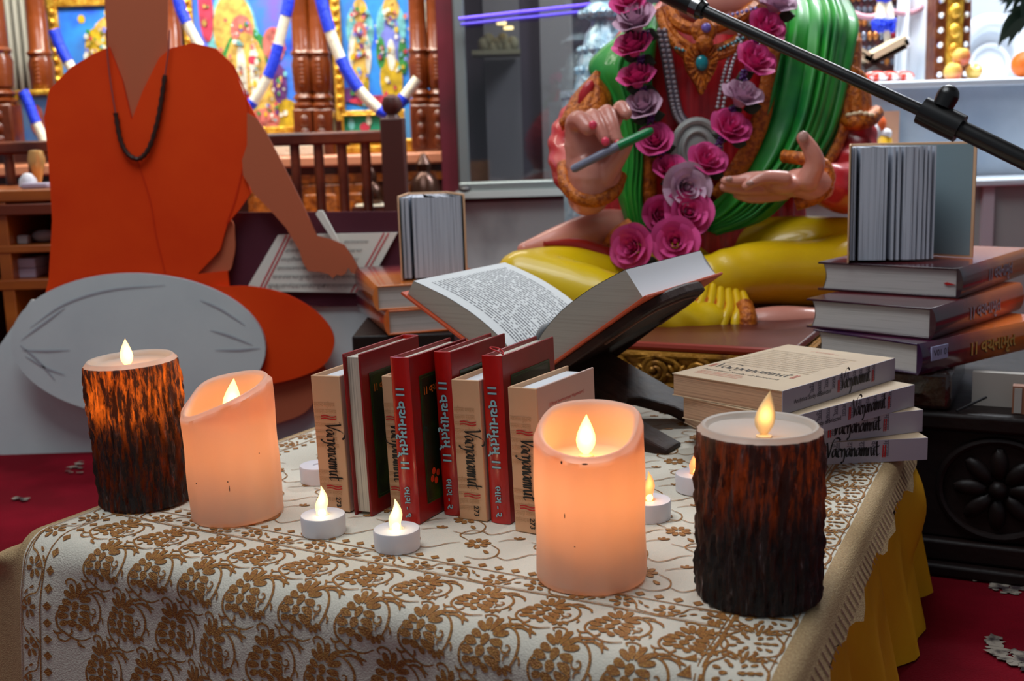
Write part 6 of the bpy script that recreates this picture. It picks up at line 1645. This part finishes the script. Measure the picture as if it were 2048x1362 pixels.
b_ = MB(); bar(b_, (1744, 118), (1816, 80), .10, .022); b_.build('page_block', mat('page_buff', (206, 184, 150), .7), t2, smooth=False)
b_ = MB(); bar(b_, (1744, 118), (1718, 104), .10, .022); b_.build('page_block', MATS['page_buff'], t2, smooth=False)
b_ = MB(); bar(b_, (1814, 78), (1822, 92), .10, .016); b_.build('ribbon', m_satin, t2, smooth=False)
for k, (px, w_) in enumerate(((1752, 26), (1778, 22), (1806, 24))):
    c = P(px, 150, YQ-.15+.02*k); m_ = mat('packet_red', (206, 50, 30), .35, var=(60, (230, 226, 220), .5, .6)) 
    small('snack_packet', ('first', 'second', 'third')[k]+' red and white packet from the left on the pedestal, under the little book stand', 'packet', lambda b: b.ball((c.x, c.y, zt4+.0135), (S(w_, YQ)*.9, .022, .013), 14), m_, (c.x, c.y, zt4), group='red and white packets on the pedestal')
m_apple = mat('apple', (226, 190, 90), .35, var=(9, (206, 92, 60), .45, .62), coat=.2); m_stem = mat('apple_stem', (70, 50, 24), .7)
def apple(c, r_, label, rot):
    t = thing('apple', label, 'fruit', (0, 0, 0), 'fruit on the marble pedestal')
    b_ = MB(); b_.lathe([(.02*r_, .80*r_), (.25*r_, .92*r_), (.6*r_, .86*r_), (.9*r_, .45*r_), (1.0*r_, 0), (.92*r_, -.45*r_), (.65*r_, -.85*r_), (.3*r_, -.96*r_), (.02*r_, -.86*r_)][::-1], 24); b_.build('flesh', m_apple, t)
    b_ = MB(); b_.tube([(0, 0, .78*r_), (.05*r_, 0, 1.15*r_)], .05*r_, 6); b_.build('stem', m_stem, t)
    t.matrix_world = Matrix.Translation(c) @ Matrix.Rotation(rot, 4, 'X') @ Matrix.Rotation(rot*2, 4, 'Z')
ra = S(17.5, 2.66)
ca, cb = P(1906, 148, 2.655), P(1946, 146, 2.665); ca.z = cb.z = zt4+ra*.97
apple(ca, ra, 'yellow apple at the left of the fruit pile, bottom row', .4); apple(cb+Vector((.002, 0, 0)), ra*.9, 'reddish apple at the right of the fruit pile, bottom row', .9)
apple((ca+cb)*.5+Vector((-.004, .002, ra*1.62)), ra*.98, 'apple balanced on top of the two other apples', .2)
co = P(2050, 136, 2.64); small('orange_fruit', 'orange fruit cut by the right edge of the picture on the pedestal', 'fruit', lambda b: b.ball((co.x, co.y, zt4+.03), .030, 18), mat('orange_peel', (230, 110, 20), .5), (co.x, co.y, zt4))
# dark foliage, upper right
t = thing('potted_plant', 'dark leafy plant hanging into the upper right corner', 'plant', (P(2075, 100, 2.5).x, 2.48, zp))
b_ = MB(); rn = random.Random(11); c = P(2110, 160, 2.70); b_.lathe([(.035, zt4), (.05, zt4+.07), (.05, zt4+.08), (.042, zt4+.08), (.04, zt4+.07)], 20, (c.x, c.y-.0, 0)); b_.build('pot', mat('pot_dark', (40, 30, 28), .5), t)
b_ = MB(); b_.tube([(c.x, c.y, zt4+.05), (c.x, c.y-.02, zt4+.20), P(2070, 0, 2.64)], .006, 8); b_.build('stem', m_leaf, t)
for i in range(26):
    o_ = P(2064, -8, 2.64)+Vector((rn.uniform(-.02, .05), rn.uniform(-.04, .04), rn.uniform(-.05, .05))); a_ = rn.uniform(PI*.72, PI*1.6); L_ = rn.uniform(.05, .10)
    d_ = Vector((math.cos(a_), rn.uniform(-.4, .4), math.sin(a_)*.9)).normalized(); n_ = d_.cross(Vector((0, 1, .3))).normalized()
    b_ = MB(); b_.grid(lambda u, v: o_+d_*L_*u+n_*(.012*math.sin(PI*u**.8)*(2*v-1))+Vector((0, 0, -.03*u*u)), 8, 2); b_.build('leaf', mat('leaf_dark', (22, 44, 30), .5), t, fix=False)
# little figurine on the marble ledge
YF = YP-.09
t = thing('figurine', 'small white and yellow figurine on the marble ledge beside the statue sleeve', 'figurine', (P(1755, 300, YF).x, YF, zl))
fx = P(1757, 300, YF).x; zf0 = zl+.0004
b_ = MB(); b_.lathe([(.034, zf0), (.032, zf0+.02), (.020, P(1757, 275, YF).z), (.004, P(1757, 262, YF).z)], 18, (fx+.006, YF, 0)); b_.build('robe', mat('figurine_yellow', (226, 176, 30), .4), t)
b_ = MB(); b_.ball((fx-.012, YF-.004, P(1757, 268, YF).z), (.020, .014, .026), 12); b_.ball((fx+.012, YF-.008, P(1757, 268, YF).z), (.014, .012, .012), 12); b_.build('arms', mat('figurine_white', (222, 222, 226), .4), t)
b_ = MB(); b_.lathe([(.010, P(1757, 262, YF).z), (.012, P(1757, 250, YF).z), (.011, P(1757, 240, YF).z), (.004, P(1757, 232, YF).z)], 14, (fx+.002, YF-.004, 0)); b_.build('head', mat('figurine_orange', (220, 96, 40), .4), t)
a = P(1768, 300, YF+.05); c = P(1800, 300, YF+.05); b_ = MB(); b_.box((a.x, YP-.030, zl+.0004), (c.x, YP-.022, P(1780, 222, YP-.03).z)); o = b_.build('orange_card', mat('card_peach', (206, 160, 136), .7), smooth=False, loc=(a.x, YP-.026, zl)); tag(o, 'peach coloured card leaning on the marble behind the figurine', 'card')

# small scuffs on the wax candles
m_scuff = mat('wax_scuff', (70, 50, 44), 0.8)
def scuff(label_bit, R_, marks):
    o = [q for q in bpy.data.objects if q.name.startswith('wax_candle') and label_bit in q.get('label', '')][0]
    for az, z0, h_, w_ in marks:
        a = math.radians(az); rr = R_+.0012
        b = MB(); q = []
        for k in range(8):
            t = 2*PI*k/8; da = w_*math.cos(t)/R_; q.append((rr*math.cos(a+da), rr*math.sin(a+da), z0+h_*math.sin(t)))
        b.poly(q); b.build('scuff_mark', m_scuff, o, smooth=False)
scuff('nearest the front', .0400, [(262, .099, .0006, .0022), (238, .099, .0012, .0008), (240, .060, .002, .0004), (250, .038, .0005, .0005)])
scuff('next to the tall bark', .0408, [(278, .036, .003, .0004), (277, .042, .0007, .0005), (235, .040, .0006, .0008), (318, .062, .0006, .0005)])
